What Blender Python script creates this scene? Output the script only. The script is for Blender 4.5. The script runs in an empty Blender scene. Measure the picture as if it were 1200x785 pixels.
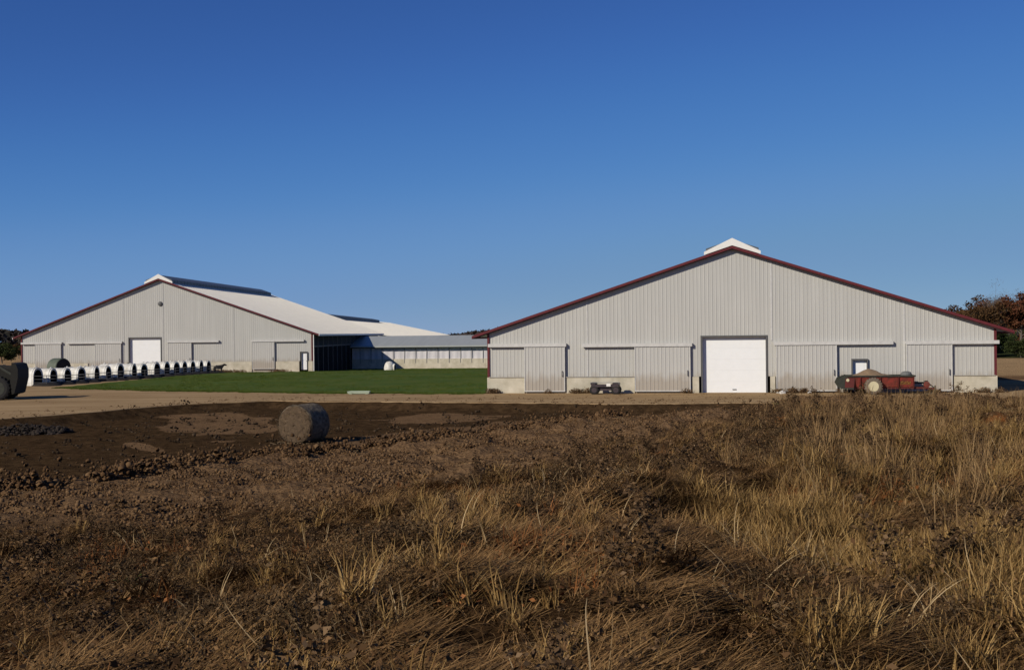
import bpy, math, random
import numpy as np
from mathutils import Vector, Matrix, Euler
R = math.radians
random.seed(7); rng = np.random.default_rng(7)
S = bpy.context.scene
C = S.collection

# ---------------------------------------------------------------- camera
CAM_H = 3.93
FPX = 1400.0
ROLL, PITCH = -0.0108, 0.00179
cd = bpy.data.cameras.new('camera'); cam = bpy.data.objects.new('camera', cd); C.objects.link(cam)
cd.sensor_width = 36; cd.lens = FPX/1200*36; cd.clip_end = 4000; cd.clip_start = 0.1
M = Matrix.Rotation(R(90)-PITCH, 4, 'X') @ Matrix.Rotation(ROLL, 4, 'Z')
cam.matrix_world = Matrix.Translation((0, 0, CAM_H)) @ M
S.camera = cam
# ---------------------------------------------------------------- world + sun
SUN = Vector((1.0, 0.9, -0.72)).normalized()       # direction the light travels
el = math.asin(-SUN.z)
w = bpy.data.worlds.new("World"); S.world = w; w.use_nodes = True
nt = w.node_tree; bg = nt.nodes['Background']
sky = nt.nodes.new('ShaderNodeTexSky'); sky.sky_type = 'NISHITA'; sky.sun_disc = False
sky.sun_elevation = el
az = math.atan2(-SUN.x, -SUN.y)                    # compass angle of the sun, clockwise from +Y
sky.sun_rotation = az
sky.air_density = 0.7; sky.dust_density = 0.0; sky.ozone_density = 10.0; sky.altitude = 2000
# deep, polarised-looking autumn blue: the sky's own colours through a film-like curve
m0 = nt.nodes.new('ShaderNodeVectorMath'); m0.operation = 'SCALE'; m0.inputs['Scale'].default_value = .06
cv = nt.nodes.new('ShaderNodeRGBCurve'); m1 = nt.nodes.new('ShaderNodeVectorMath'); m1.operation = 'SCALE'; m1.inputs['Scale'].default_value = 10
for ch, pts in ((0, ((.027, .034), (.05, .075), (.08, .13), (.16, .19), (1, .75))), (1, ((.077, .108), (.13, .2), (.2, .275), (.3, .315), (1, .72))), (2, ((.21, .34), (.33, .49), (.45, .54), (.55, .52), (1, .75)))):
    c = cv.mapping.curves[ch]; c.points[-1].location = pts[-1]
    for p in pts[:-1]: c.points.new(*p)
cv.mapping.extend = 'HORIZONTAL'; cv.mapping.update()
nt.links.new(sky.outputs[0], m0.inputs[0]); nt.links.new(m0.outputs[0], cv.inputs['Color']); nt.links.new(cv.outputs[0], m1.inputs[0])
nt.links.new(m1.outputs[0], bg.inputs[0]); bg.inputs[1].default_value = 0.1
sl = bpy.data.lights.new('sun', 'SUN'); sl.energy = 3.9; sl.angle = R(0.5); sl.color = (1, .91, .77)
so = bpy.data.objects.new('sun', sl); C.objects.link(so)
so.rotation_euler = SUN.to_track_quat('-Z', 'Y').to_euler()
S.view_settings.view_transform = 'Standard'; S.view_settings.look = 'None'
S.view_settings.exposure = 0.0; S.view_settings.gamma = 1
S.cycles.max_bounces = 4; S.cycles.diffuse_bounces = 2; S.cycles.transparent_max_bounces = 6

# ---------------------------------------------------------------- helpers
Minv = np.array(M.to_3x3().transposed())
def proj(P):
    """world points (n,3) -> picture coordinates on a 1200 x 785 sheet, and depth"""
    q = (np.asarray(P, float) - np.array([0, 0, CAM_H])) @ Minv.T
    z = -q[:, 2]; zz = np.where(z > .3, z, .3)
    return 600 + FPX*q[:, 0]/zz, 392.5 - FPX*q[:, 1]/zz, z

def hashn(ix, iy, s):
    n = (ix*374761393 + iy*668265263 + s*1442695041) & 0xffffffff
    n = ((n ^ (n >> 13))*1274126177) & 0xffffffff
    return ((n ^ (n >> 16)) & 0xffff)/65535.0
def vnoise(x, y, s=0):
    x = np.asarray(x, float); y = np.asarray(y, float)
    ix = np.floor(x).astype(np.int64); iy = np.floor(y).astype(np.int64)
    fx = x-ix; fy = y-iy; fx = fx*fx*(3-2*fx); fy = fy*fy*(3-2*fy)
    a = hashn(ix, iy, s); b = hashn(ix+1, iy, s); c = hashn(ix, iy+1, s); d = hashn(ix+1, iy+1, s)
    return (a+(b-a)*fx)*(1-fy)+(c+(d-c)*fx)*fy - .5
def fbm(x, y, s=0, o=4):
    t = 0; a = 1.0
    for k in range(o):
        t = t + a*vnoise(x*2**k+13.7*k, y*2**k-7.1*k, s+k); a *= .5
    return t
def sstep(a, b, x):
    t = np.clip((x-a)/(b-a), 0, 1); return t*t*(3-2*t)

def mat(name, build):
    m = bpy.data.materials.new(name); m.use_nodes = True
    n = m.node_tree.nodes; l = m.node_tree.links
    p = n['Principled BSDF']; build(n, l, p); return m
def simple(name, col, rough=.7, metal=0, var=.15, scale=3.0, bump=0.0, dirt=None, spec=.4, tc='Object'):
    """flat colour broken up by object-space noise, optional second dirt colour"""
    def b(n, l, p):
        t = n.new('ShaderNodeTexCoord'); no = n.new('ShaderNodeTexNoise')
        no.inputs['Scale'].default_value = scale; no.inputs['Detail'].default_value = 6; no.inputs['Roughness'].default_value = .65
        l.new(t.outputs[tc], no.inputs['Vector'])
        cr = n.new('ShaderNodeValToRGB'); e = cr.color_ramp.elements
        e[0].position = .3; e[1].position = .7
        e[0].color = tuple(c*(1-var) for c in (dirt or col)) + (1,); e[1].color = tuple(min(1, c*(1+var*.5)) for c in col) + (1,)
        l.new(no.outputs['Fac'], cr.inputs[0]); l.new(cr.outputs[0], p.inputs['Base Color'])
        p.inputs['Roughness'].default_value = rough; p.inputs['Metallic'].default_value = metal
        p.inputs['Specular IOR Level'].default_value = spec
        if bump:
            bm = n.new('ShaderNodeBump'); bm.inputs['Strength'].default_value = bump; bm.inputs['Distance'].default_value = .05
            l.new(no.outputs['Fac'], bm.inputs['Height']); l.new(bm.outputs[0], p.inputs['Normal'])
    return mat(name, b)

class MB:
    def __init__(s): s.v = []; s.f = []
    def quad(s, a, b, c, d):
        i = len(s.v); s.v += [a, b, c, d]; s.f.append((i, i+1, i+2, i+3))
    def poly(s, pts):
        i = len(s.v); s.v += list(pts); s.f.append(tuple(range(i, i+len(pts))))
    def box(s, x0, x1, y0, y1, z0, z1, b=0.0):
        if b <= 0:
            i = len(s.v)
            s.v += [(x0,y0,z0),(x1,y0,z0),(x1,y1,z0),(x0,y1,z0),(x0,y0,z1),(x1,y0,z1),(x1,y1,z1),(x0,y1,z1)]
            s.f += [tuple(i+k for k in q) for q in ((0,3,2,1),(4,5,6,7),(0,1,5,4),(1,2,6,5),(2,3,7,6),(3,0,4,7))]
        else:   # chamfered along the vertical edges and the top
            def ring(z, c, k=0): return [(x0+c+k,y0+k,z),(x1-c-k,y0+k,z),(x1-k,y0+c+k,z),(x1-k,y1-c-k,z),(x1-c-k,y1-k,z),(x0+c+k,y1-k,z),(x0+k,y1-c-k,z),(x0+k,y0+c+k,z)]
            s.loft([ring(z0, b), ring(z1-b, b), ring(z1, b, b)], True)
    def loft(s, rings, caps=True):
        n = len(rings[0]); i = len(s.v)
        for r in rings: s.v += list(r)
        for k in range(len(rings)-1):
            for j in range(n):
                a = i+k*n+j; b = i+k*n+(j+1) % n
                s.f.append((a, b, b+n, a+n))
        if caps:
            s.f.append(tuple(i+j for j in reversed(range(n)))); s.f.append(tuple(i+(len(rings)-1)*n+j for j in range(n)))
    def tube(s, p, q, r0, r1=None, n=8, caps=True):
        r1 = r0 if r1 is None else r1
        p = Vector(p); q = Vector(q); d = (q-p).normalized()
        a = d.orthogonal().normalized(); b = d.cross(a)
        s.loft([[tuple(c + (a*math.cos(2*math.pi*k/n)+b*math.sin(2*math.pi*k/n))*r) for k in range(n)] for c, r in ((p, r0), (q, r1))], caps)
    def beam(s, p, q, wx, h, up=Vector((0, 0, 1))):
        """rectangular bar from p to q"""
        p = Vector(p); q = Vector(q); d = (q-p).normalized(); sd = d.cross(up).normalized()*wx/2; u = sd.cross(d).normalized()*h/2
        s.loft([[tuple(c+sd+u), tuple(c-sd+u), tuple(c-sd-u), tuple(c+sd-u)] for c in (p, q)], True)
    def lathe(s, prof, c, axis='y', n=24):
        """prof: list of (radius, offset along the axis)"""
        rings = []
        for r, o in prof:
            ring = []
            for k in range(n):
                a = 2*math.pi*k/n; u, v = r*math.cos(a), r*math.sin(a)
                ring.append({'y': (c[0]+u, c[1]+o, c[2]+v), 'x': (c[0]+o, c[1]+u, c[2]+v), 'z': (c[0]+u, c[1]+v, c[2]+o)}[axis])
            rings.append(ring)
        s.loft(rings, True)
    def build(s, name, m, parent=None, smooth=False, rec=True):
        me = bpy.data.meshes.new(name); me.from_pydata(s.v, [], s.f); me.update()
        import bmesh
        bm = bmesh.new(); bm.from_mesh(me); bmesh.ops.recalc_face_normals(bm, faces=bm.faces) if rec else None
        bm.to_mesh(me); bm.free()
        if smooth: me.polygons.foreach_set('use_smooth', [True]*len(me.polygons)); me.update()
        me.materials.append(m)
        o = bpy.data.objects.new(name, me); C.objects.link(o)
        if parent: o.parent = parent
        return o
def tag(o, label=None, cat=None, group=None, kind=None):
    for k, v in (('label', label), ('category', cat), ('group', group), ('kind', kind)):
        if v: o[k] = v
    return o
def empty(name, loc, rz=0, **k):
    o = bpy.data.objects.new(name, None); C.objects.link(o); o.location = loc; o.rotation_euler = (0, 0, rz)
    o.empty_display_size = .3
    return tag(o, **k)
def copy_tree(o, parent=None):
    c = o.copy(); C.objects.link(c); c.parent = parent
    for ch in list(kids.get(o.name, [])): copy_tree(ch, c)
    return c
kids = {}
def remember(root):
    kids[root.name] = list(root.children)
    for ch in root.children: remember(ch)

# ---------------------------------------------------------------- ground shape
_ca = np.array([-.9, -.43, -.286, -.143, .0, .071, .136, .207, .240, .30, .40, .9])
_cz = np.array([22, 25, 30, 35, 41, 44, 47, 49, 48, 48, 48, 47.])
_cy = np.array([576, 576, 553, 530, 507, 496, 486, 479, 469, 469, 471, 471.])
_ch = np.array([396.5, 396.5, 394.3, 392.2, 390, 388.9, 387.9, 386.8, 386.4, 385.5, 384, 383.])
_cZ = CAM_H - (_cy-_ch)/FPX*_cz
_gx = np.array([-60, -40, -32, -26, -22.8, -18.8, -14.5, -4.9, 4.6, 12.5, 15.5, 30, 60.])
_gz = np.array([44, 48, 52, 56.5, 61.5, 69, 71.4, 68.6, 65, 64.7, 63, 61, 61.])
def gravel_edge(X): return np.interp(X, _gx, _gz) + .9*vnoise(X*.35, X*0+3, 5) + .3*vnoise(X*1.7, X*0+9, 6)
def ground(X, Y, fine=True):
    X = np.asarray(X, float); Y = np.asarray(Y, float)
    a = X/np.maximum(Y, 3.0)
    zc = np.interp(a, _ca, _cz) + .8*vnoise(X*.5, Y*0, 2)
    Zc = np.interp(a, _ca, _cZ)
    t = np.clip((Y-3.5)/(zc-3.5), 0, 1)
    bank = 2.36 + (Zc-2.36)*t**.93
    # the shoulder of the bank: a swell from lower left to upper right
    bank = bank + .22*np.exp(-((Y-(9+.0*X)-6*np.clip(a+.1, 0, .5)*3)/3.0)**2)*sstep(-.25, .1, a)*sstep(4, 7, Y)
    hollow = -.42*(1-sstep(.22, .34, a))
    ge = gravel_edge(X)
    far = hollow*(1-sstep(ge-1.3-1.6*sstep(-14, -20, X), ge, Y))
    drop = sstep(zc, zc+7.0+6*sstep(.15, .3, a), Y)
    h = np.where(Y < zc, bank, Zc + (far-Zc)*drop)
    # soft lip of pushed-up soil on the crest
    h = h + .09*np.exp(-((Y-zc+.4)/.55)**2)*(1+1.6*vnoise(X*1.3, Y*.9, 8))*(1-sstep(.15, .25, a))
    nearw = 1-sstep(52, 60, Y)
    m1 = 1-sstep(zc-1, zc+2, Y)          # on the bank
    h = h + fbm(X*.45, Y*.3, 20, 3)*.28*nearw*m1*sstep(2, 9, Y)
    h = h + np.abs(vnoise(X*1.25, Y*1.0, 25))*.46*m1*nearw*sstep(3, 7, Y)*sstep(-.3, .1, a-.008*(zc-Y)*0+.25*(1-t)) + fbm(X*2.2, Y*1.7, 27, 2)*.16*m1*nearw
    h = h + fbm(X*.28, Y*.22, 31, 3)*.13*(1-m1)*(1-sstep(ge-2, ge, Y))
    if fine:
        dn = (1-sstep(ge-1.5, ge+.3, Y))
        h = h + fbm(X*3.1, Y*2.6, 40, 3)*(.085*m1+.03*(1-m1))*dn
        # tyre ruts across the hollow
        r = np.sin((Y*1.0-X*.22+.7*vnoise(X*.2, Y*.2, 60))*2.1)
        h = h + .035*r*(1-m1)*dn
    # the lawn falls towards the low barn; a slight fall over the fields, a hill on the right
    h = h - .72*sstep(120, 160, Y)*sstep(-60, -30, X)
    h = h - 1.6*sstep(220, 420, Y)
    h = h + 7.5*sstep(185, 300, Y)*sstep(58, 100, X - (Y-185)*.40)
    h = h - 1.0*sstep(120, 250, np.abs(X)) + 1.2*fbm(X*.012, Y*.012, 70, 2)*sstep(170, 260, Y)
    return h
def g1(x, y): return float(ground(np.array([x]), np.array([y]))[0])

def axis_pts(lo, f0, f1, hi, step, grow):
    p = list(np.arange(f0, f1, step)); d = step; x = p[-1]
    while x < hi: d *= grow; x += d; p.append(x)
    d = step; x = p[0]; q = []
    while x > lo: d *= grow; x -= d; q.append(x)
    return np.array(q[::-1]+p)
def grid_mesh(name, X, Y, Z, attrs=None):
    ny, nx = X.shape
    me = bpy.data.meshes.new(name)
    co = np.stack([X, Y, Z], -1).reshape(-1, 3)
    me.vertices.add(len(co)); me.vertices.foreach_set('co', co.ravel())
    i = np.arange((ny-1)*(nx-1)); r = i//(nx-1); c = i % (nx-1); a = r*nx+c
    q = np.stack([a, a+1, a+nx+1, a+nx], -1)
    me.loops.add(q.size); me.loops.foreach_set('vertex_index', q.ravel().astype(np.int32))
    me.polygons.add(len(q)); me.polygons.foreach_set('loop_start', (np.arange(len(q))*4).astype(np.int32))
    me.polygons.foreach_set('use_smooth', np.ones(len(q), bool))
    me.update(calc_edges=True)
    for k, v in (attrs or {}).items():
        at = me.attributes.new(k, 'FLOAT', 'POINT'); at.data.foreach_set('value', v.ravel().astype(np.float32))
    o = bpy.data.objects.new(name, me); C.objects.link(o)
    return o

gx = axis_pts(-1500, -24, 24.5, 1500, .13, 1.05)
gy = axis_pts(-40, 3.0, 56, 1900, .13, 1.035)
GX, GY = np.meshgrid(gx, gy)
GZ = ground(GX, GY)
px, py, dz = proj(np.stack([GX, GY, GZ], -1).reshape(-1, 3))
px = px.reshape(GX.shape); py = py.reshape(GX.shape)
A = GX/np.maximum(GY, 3)
ZC = np.interp(A, _ca, _cz)
onbank = 1-sstep(ZC-.5, ZC+1.0, GY)
def ell(cx, cy, rx, ry, rot=0):
    c, s = math.cos(rot), math.sin(rot); u = ((px-cx)*c+(py-cy)*s)/rx; v = (-(px-cx)*s+(py-cy)*c)/ry
    d = np.sqrt(u*u+v*v) + .5*fbm(GX*.5, GY*.35, 90, 3)
    return 1-sstep(.75, 1.15, d)
# pale dried-out patches in the graded hollow
dry = np.maximum.reduce([ell(258, 496, 84, 19, .03), ell(170, 524, 26, 5, .15), ell(520, 489, 95, 8, -.07), ell(600, 481, 60, 4, -.05),
                         ell(520, 505, 170, 5, -.10), ell(760, 497, 90, 6, -.12), ell(330, 478, 40, 3), ell(440, 520, 120, 7, -.12), ell(250, 541, 40, 5, -.1)])
dry = dry*(1-sstep(-3.2, -1.6, GY-gravel_edge(GX)))  # no pale patches next to the gravel edge, so that strip stays darker
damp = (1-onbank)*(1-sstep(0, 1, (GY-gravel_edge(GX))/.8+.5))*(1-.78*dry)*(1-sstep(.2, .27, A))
grassy = onbank*sstep(0, 1, .5+(py-np.interp(px, [-50, 0, 200, 400, 600, 750, 880, 1300], [630, 622, 608, 590, 552, 522, 486, 465])+26*fbm(GX*.6, GY*.4, 77, 3))/26)
field = sstep(95, 100, GY)*sstep(30, 40, GX) + sstep(170, 180, GY)
hillgrass = sstep(176, 184, GY)*sstep(45, 80, GX)
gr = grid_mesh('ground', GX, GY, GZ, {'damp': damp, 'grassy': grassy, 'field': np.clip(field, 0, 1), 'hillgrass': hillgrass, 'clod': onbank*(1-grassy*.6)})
tag(gr, kind='structure')

def N(n, t, **k):
    x = n.new(t)
    for a, b in k.items(): x.inputs[a.replace('_', ' ')].default_value = b
    return x
def mixc(n, l, f, a, b):
    m = n.new('ShaderNodeMix'); m.data_type = 'RGBA'
    for s, v in ((0, f), (6, a), (7, b)):
        if hasattr(v, 'is_output') or hasattr(v, 'links'): l.new(v, m.inputs[s])
        else: m.inputs[s].default_value = v if s == 0 else (*v, 1)
    return m.outputs[2]
def noise(n, l, vec, scale, detail=6, rough=.6):
    x = N(n, 'ShaderNodeTexNoise', Scale=scale, Detail=detail, Roughness=rough); l.new(vec, x.inputs['Vector']); return x.outputs['Fac']
def ramp(n, l, f, p0, p1, c0=(0, 0, 0), c1=(1, 1, 1)):
    r = n.new('ShaderNodeValToRGB'); e = r.color_ramp.elements; e[0].position = p0; e[1].position = p1
    e[0].color = (*c0, 1); e[1].color = (*c1, 1); l.new(f, r.inputs[0]); return r.outputs[0]
def attr(n, name):
    a = n.new('ShaderNodeAttribute'); a.attribute_name = name; return a.outputs['Fac']
def ground_mat(n, l, p):
    t = n.new('ShaderNodeTexCoord').outputs['Object']
    big = noise(n, l, t, .35); mid = noise(n, l, t, 2.2, 8, .7); fin = noise(n, l, t, 14, 8, .75)
    soil = mixc(n, l, ramp(n, l, mid, .35, .68), (.10, .056, .027), (.21, .125, .063))
    soil = mixc(n, l, ramp(n, l, fin, .4, .75), soil, (.25, .16, .085))
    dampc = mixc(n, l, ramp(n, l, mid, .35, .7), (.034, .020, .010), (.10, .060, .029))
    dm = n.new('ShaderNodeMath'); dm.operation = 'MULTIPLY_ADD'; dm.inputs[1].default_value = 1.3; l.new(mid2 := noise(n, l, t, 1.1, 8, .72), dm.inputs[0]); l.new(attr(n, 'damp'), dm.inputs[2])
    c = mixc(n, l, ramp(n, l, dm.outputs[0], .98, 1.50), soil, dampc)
    litter = mixc(n, l, ramp(n, l, fin, .35, .7), (.022, .013, .007), (.085, .048, .022))
    clay = mixc(n, l, ramp(n, l, big, .60, .67), litter, (.24, .09, .027))
    c = mixc(n, l, attr(n, 'grassy'), c, clay)
    fld = mixc(n, l, ramp(n, l, big, .35, .65), (.34, .22, .11), (.42, .28, .14))
    c = mixc(n, l, attr(n, 'field'), c, fld)
    hg = mixc(n, l, ramp(n, l, big, .35, .65), (.028, .038, .014), (.05, .055, .022))
    c = mixc(n, l, attr(n, 'hillgrass'), c, hg)
    l.new(c, p.inputs['Base Color']); p.inputs['Roughness'].default_value = 1; p.inputs['Specular IOR Level'].default_value = 0
    vo = N(n, 'ShaderNodeTexVoronoi', Scale=9.0); l.new(t, vo.inputs['Vector'])
    ad = n.new('ShaderNodeMath'); ad.operation = 'ADD'; l.new(fin, ad.inputs[0])
    mu = n.new('ShaderNodeMath'); mu.operation = 'MULTIPLY'; l.new(vo.outputs['Distance'], mu.inputs[0]); l.new(attr(n, 'clod'), mu.inputs[1]); l.new(mu.outputs[0], ad.inputs[1])
    b = N(n, 'ShaderNodeBump', Strength=.9, Distance=.07); l.new(ad.outputs[0], b.inputs['Height']); l.new(b.outputs[0], p.inputs['Normal'])
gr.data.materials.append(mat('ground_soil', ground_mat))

# gravel yard: from the edge of the hollow back to the barns
sx = axis_pts(-110, -35, 36, 90, .35, 1.06)
ts = np.linspace(0, 1, 150)**1.6
far = np.where(sx < 29.5, 150., 89.0)
near = gravel_edge(sx)
PX = np.repeat(sx[None, :], len(ts), 0); PY = near[None, :] + ts[:, None]*(far-near)[None, :]
PZ = ground(PX, PY) + .02 + .012*fbm(PX*1.2, PY*.8, 11, 2)
PZ[0] -= .04
gy_o = grid_mesh('gravel_yard', PX, PY, PZ); tag(gy_o, kind='structure')
def gravel_mat(n, l, p):
    t = n.new('ShaderNodeTexCoord').outputs['Object']
    mp = N(n, 'ShaderNodeMapping', Scale=(.25, 1, 1)); l.new(t, mp.inputs['Vector'])
    big = noise(n, l, mp.outputs[0], .5, 5); fin = noise(n, l, t, 9, 8, .75)
    c = mixc(n, l, ramp(n, l, big, .35, .65), (.27, .175, .085), (.41, .28, .145))
    c = mixc(n, l, ramp(n, l, fin, .45, .8), c, (.42, .31, .19))
    l.new(c, p.inputs['Base Color']); p.inputs['Roughness'].default_value = 1; p.inputs['Specular IOR Level'].default_value = 0
    b = N(n, 'ShaderNodeBump', Strength=.6, Distance=.04); l.new(fin, b.inputs['Height']); l.new(b.outputs[0], p.inputs['Normal'])
gy_o.data.materials.append(mat('tan_gravel', gravel_mat))

# lawn between the barns
fr = np.array([(-35.5, 93), (-26, 86.5), (-14, 80.5), (-1.9, 77)]); bk = np.array([(-32.0, 130), (-22.0, 131), (-21.5, 160), (12.2, 155)])
ss = np.linspace(0, 1, 160); sf = np.array([0, .3, .62, 1.]); sb = np.array([0, .3, .40, 1.])
FX = np.interp(ss, sf, fr[:, 0]); FY = np.interp(ss, sf, fr[:, 1]) + .9*fbm(ss*40, ss*0, 3, 4)
BX = np.interp(ss, sb, bk[:, 0]); BY = np.interp(ss, sb, bk[:, 1])
tt = np.linspace(0, 1, 120)[:, None]
LX = FX+(BX-FX)*tt; LY = FY+(BY-FY)*tt
LX[:, -1] = -1.62 + (LY[:, -1]-77.8)*.18
LX[:, 0] += .6*vnoise(tt[:, 0]*30, tt[:, 0]*0, 4)
lawn = grid_mesh('lawn', LX, LY, ground(LX, LY)+.055); tag(lawn, kind='structure')
def lawn_mat(n, l, p):
    t = n.new('ShaderNodeTexCoord').outputs['Object']
    big = noise(n, l, t, .22, 5); fin = noise(n, l, t, 5, 8, .8)
    c = mixc(n, l, ramp(n, l, big, .4, .62), (.045, .088, .008), (.092, .118, .014))
    c = mixc(n, l, ramp(n, l, noise(n, l, t, .9, 6, .7), .5, .72), c, (.13, .12, .03))
    c = mixc(n, l, ramp(n, l, fin, .4, .75), c, (.09, .135, .018))
    l.new(c, p.inputs['Base Color']); p.inputs['Roughness'].default_value = .9; p.inputs['Specular IOR Level'].default_value = .1
    b = N(n, 'ShaderNodeBump', Strength=1.0, Distance=.08); l.new(fin, b.inputs['Height']); l.new(b.outputs[0], p.inputs['Normal'])
lawn.data.materials.append(mat('lawn_grass', lawn_mat))

# ---------------------------------------------------------------- building materials
def panel_mat(name, col, streak=.12):
    def b(n, l, p):
        t = n.new('ShaderNodeTexCoord').outputs['Object']
        mp = N(n, 'ShaderNodeMapping', Scale=(1.1, .1, .06)); l.new(t, mp.inputs['Vector'])
        a = noise(n, l, mp.outputs[0], 2.0, 5); f = noise(n, l, t, .4, 4)
        c = mixc(n, l, ramp(n, l, a, .3, .7), tuple(x*(1-streak) for x in col), tuple(x*1.04 for x in col))
        c = mixc(n, l, ramp(n, l, f, .35, .8), c, tuple(x*(1-streak*.7) for x in col))
        sx_ = n.new('ShaderNodeSeparateXYZ'); l.new(t, sx_.inputs[0])
        s1 = N(n, 'ShaderNodeMapping', Scale=(1.6, .1, .5)); l.new(t, s1.inputs['Vector'])
        h = n.new('ShaderNodeMath'); h.operation = 'MULTIPLY_ADD'; h.inputs[1].default_value = -1.6; l.new(noise(n, l, s1.outputs[0], 1.5, 6, .7), h.inputs[0]); l.new(sx_.outputs[2], h.inputs[2])
        c = mixc(n, l, ramp(n, l, h.outputs[0], .0, .55, (.55, .55, .55), (0, 0, 0)), c, (.30, .24, .17))     # mud splash low on the wall
        l.new(c, p.inputs['Base Color']); p.inputs['Roughness'].default_value = .5; p.inputs['Specular IOR Level'].default_value = .3
    return mat(name, b)
m_wall = panel_mat('grey_steel_siding', (.495, .488, .452), .10)
m_slide = panel_mat('grey_steel_door', (.50, .492, .46), .10)
m_rail = simple('pale_track_cover', (.58, .57, .54), .5)
m_red = simple('dark_red_trim', (.115, .013, .018), .7, var=.2)
m_roof = panel_mat('white_steel_roof', (.74, .71, .63), .06)
m_roofg = panel_mat('grey_steel_roof', (.38, .40, .38), .12)
m_cap = simple('white_ridge_trim', (.82, .80, .74), .5, var=.05)
m_vent = simple('dark_ridge_vent', (.11, .125, .14), .5, var=.2, scale=1)
m_soff = simple('dark_soffit', (.06, .03, .03), .8)
m_conc = simple('pale_concrete', (.60, .55, .44), .9, var=.12, scale=1.1, dirt=(.46, .42, .31), bump=.2)
m_door = simple('white_overhead_door', (.86, .87, .86), .45, var=.03)
m_jamb = simple('dark_door_jamb', (.10, .10, .10), .6)
m_steel = simple('galvanised_steel', (.35, .36, .36), .45, .6)
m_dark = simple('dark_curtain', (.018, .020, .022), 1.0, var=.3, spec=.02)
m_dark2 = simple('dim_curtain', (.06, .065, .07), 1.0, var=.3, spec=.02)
m_lilac = simple('pale_curtain', (.60, .58, .60), .7, var=.1, scale=.8)
m_post = simple('grey_post', (.16, .16, .17), .7)
m_black = simple('black_rubber', (.018, .017, .016), .85, var=.3, scale=8)

def ribbed(mb, u0, u1, zb, ztop, holes=(), y=0.0, pitch=.24, dep=.014, out=-1):
    """vertical ribbed sheet in the x-z plane facing -y; ztop(u) is the top line, holes = (ua, ub, za, zb)"""
    pts = []; u = u0; k = 0
    prof = ((0, 0), (.21, 0), (.235, dep), (.275, dep), (.30, 0))
    cuts = sorted({c for h in holes for c in h[:2] if u0 < c < u1})
    while u < u1-1e-6:
        for a, d in prof[:-1]:
            pts.append((u+a*pitch/.3, d))
        u += pitch
    pts = [(a, d) for a, d in pts if a < u1] + [(u1, 0)]
    for c in cuts:
        for i in range(len(pts)-1):
            if pts[i][0] < c < pts[i+1][0]:
                f = (c-pts[i][0])/(pts[i+1][0]-pts[i][0]); pts.insert(i+1, (c, pts[i][1]+(pts[i+1][1]-pts[i][1])*f)); break
    for (a, da), (b, db) in zip(pts, pts[1:]):
        m = (a+b)/2; spans = [(zb, None)]
        for (ua, ub, za, zz) in holes:
            if ua-1e-6 <= m <= ub+1e-6:
                new = []
                for lo, hi in spans:
                    if za > lo+1e-6: new.append((lo, za))
                    new.append((max(zz, lo), hi))
                spans = new
        for lo, hi in spans:
            ta = ztop(a) if hi is None else hi; tb = ztop(b) if hi is None else hi
            if ta <= lo+.01 and tb <= lo+.01: continue
            mb.quad((a, y-da, lo), (b, y-db, lo), (b, y-db, tb), (a, y-da, ta))

def roof_slab(mb, p_eave, p_ridge, y0, y1, th=.09, seam=.9):
    """sloping slab between eave (x,z) and ridge (x,z) running from y0 to y1, with raised seams"""
    (xe, ze), (xr, zr) = p_eave, p_ridge
    d = Vector((xr-xe, 0, zr-ze)).normalized(); n = Vector((-d.z, 0, d.x))
    if n.z < 0: n = -n
    def P(x, y, z, k): return (x+n.x*k, y, z+n.z*k)
    mb.loft([[P(xe, y, ze, 0), P(xr, y, zr, 0), P(xr, y, zr, th), P(xe, y, ze, th)] for y in (y0, y1)], True)
    y = y0+.5
    while y < y1-.3:
        mb.loft([[P(xe, yy, ze, th), P(xr, yy, zr, th), P(xr, yy, zr, th+.035), P(xe, yy, ze, th+.035)] for yy in (y, y+.05)], True); y += seam

def rake(mb, p_eave, p_ridge, y0, y1, drop=.07, lift=.095):
    (xe, ze), (xr, zr) = p_eave, p_ridge
    mb.loft([[(xe, y, ze-drop), (xr, y, zr-drop), (xr, y, zr+lift), (xe, y, ze+lift)] for y in (y0, y1)], True)

def slide_door(root, u0, u1, z1, y=-.20, z0=.12, name='sliding_door'):
    mb = MB(); ribbed(mb, u0+.04, u1-.04, z0+.05, lambda u: z1-.03, y=y, pitch=.24, dep=.018)
    mb.box(u0+.04, u1-.04, y+.004, y+.09, z0+.05, z1-.03)
    o = mb.build(name, m_slide, root, rec=False)
    f = MB(); yf = y-.03
    f.box(u0, u0+.05, yf, y+.1, z0, z1); f.box(u1-.05, u1, yf, y+.1, z0, z1)
    f.box(u0+.05, u1-.05, yf, y+.1, z0, z0+.06); f.build('door_frame', m_rail, o)
    h = MB(); h.box(u1-.20, u1-.16, yf-.07, yf-.04, 1.1, 1.45); h.box(u1-.20, u1-.16, yf-.04, y, 1.1, 1.14); h.box(u1-.20, u1-.16, yf-.04, y, 1.41, 1.45)
    h.build('handle', m_jamb, o)
    return o
def track(root, u0, u1, z, dep=.27):
    mb = MB(); mb.box(u0, u1, -dep, -.034, z, z+.16); mb.box(u0, u1, -dep, -dep+.02, z-.05, z)
    return mb.build('door_track', m_rail, root)
def concrete(root, u0, u1, zt, z0=-.4):
    mb = MB(); mb.box(u0, u1, -.10, .12, z0, zt); 
    return mb.build('concrete_base', m_conc, root)
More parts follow.
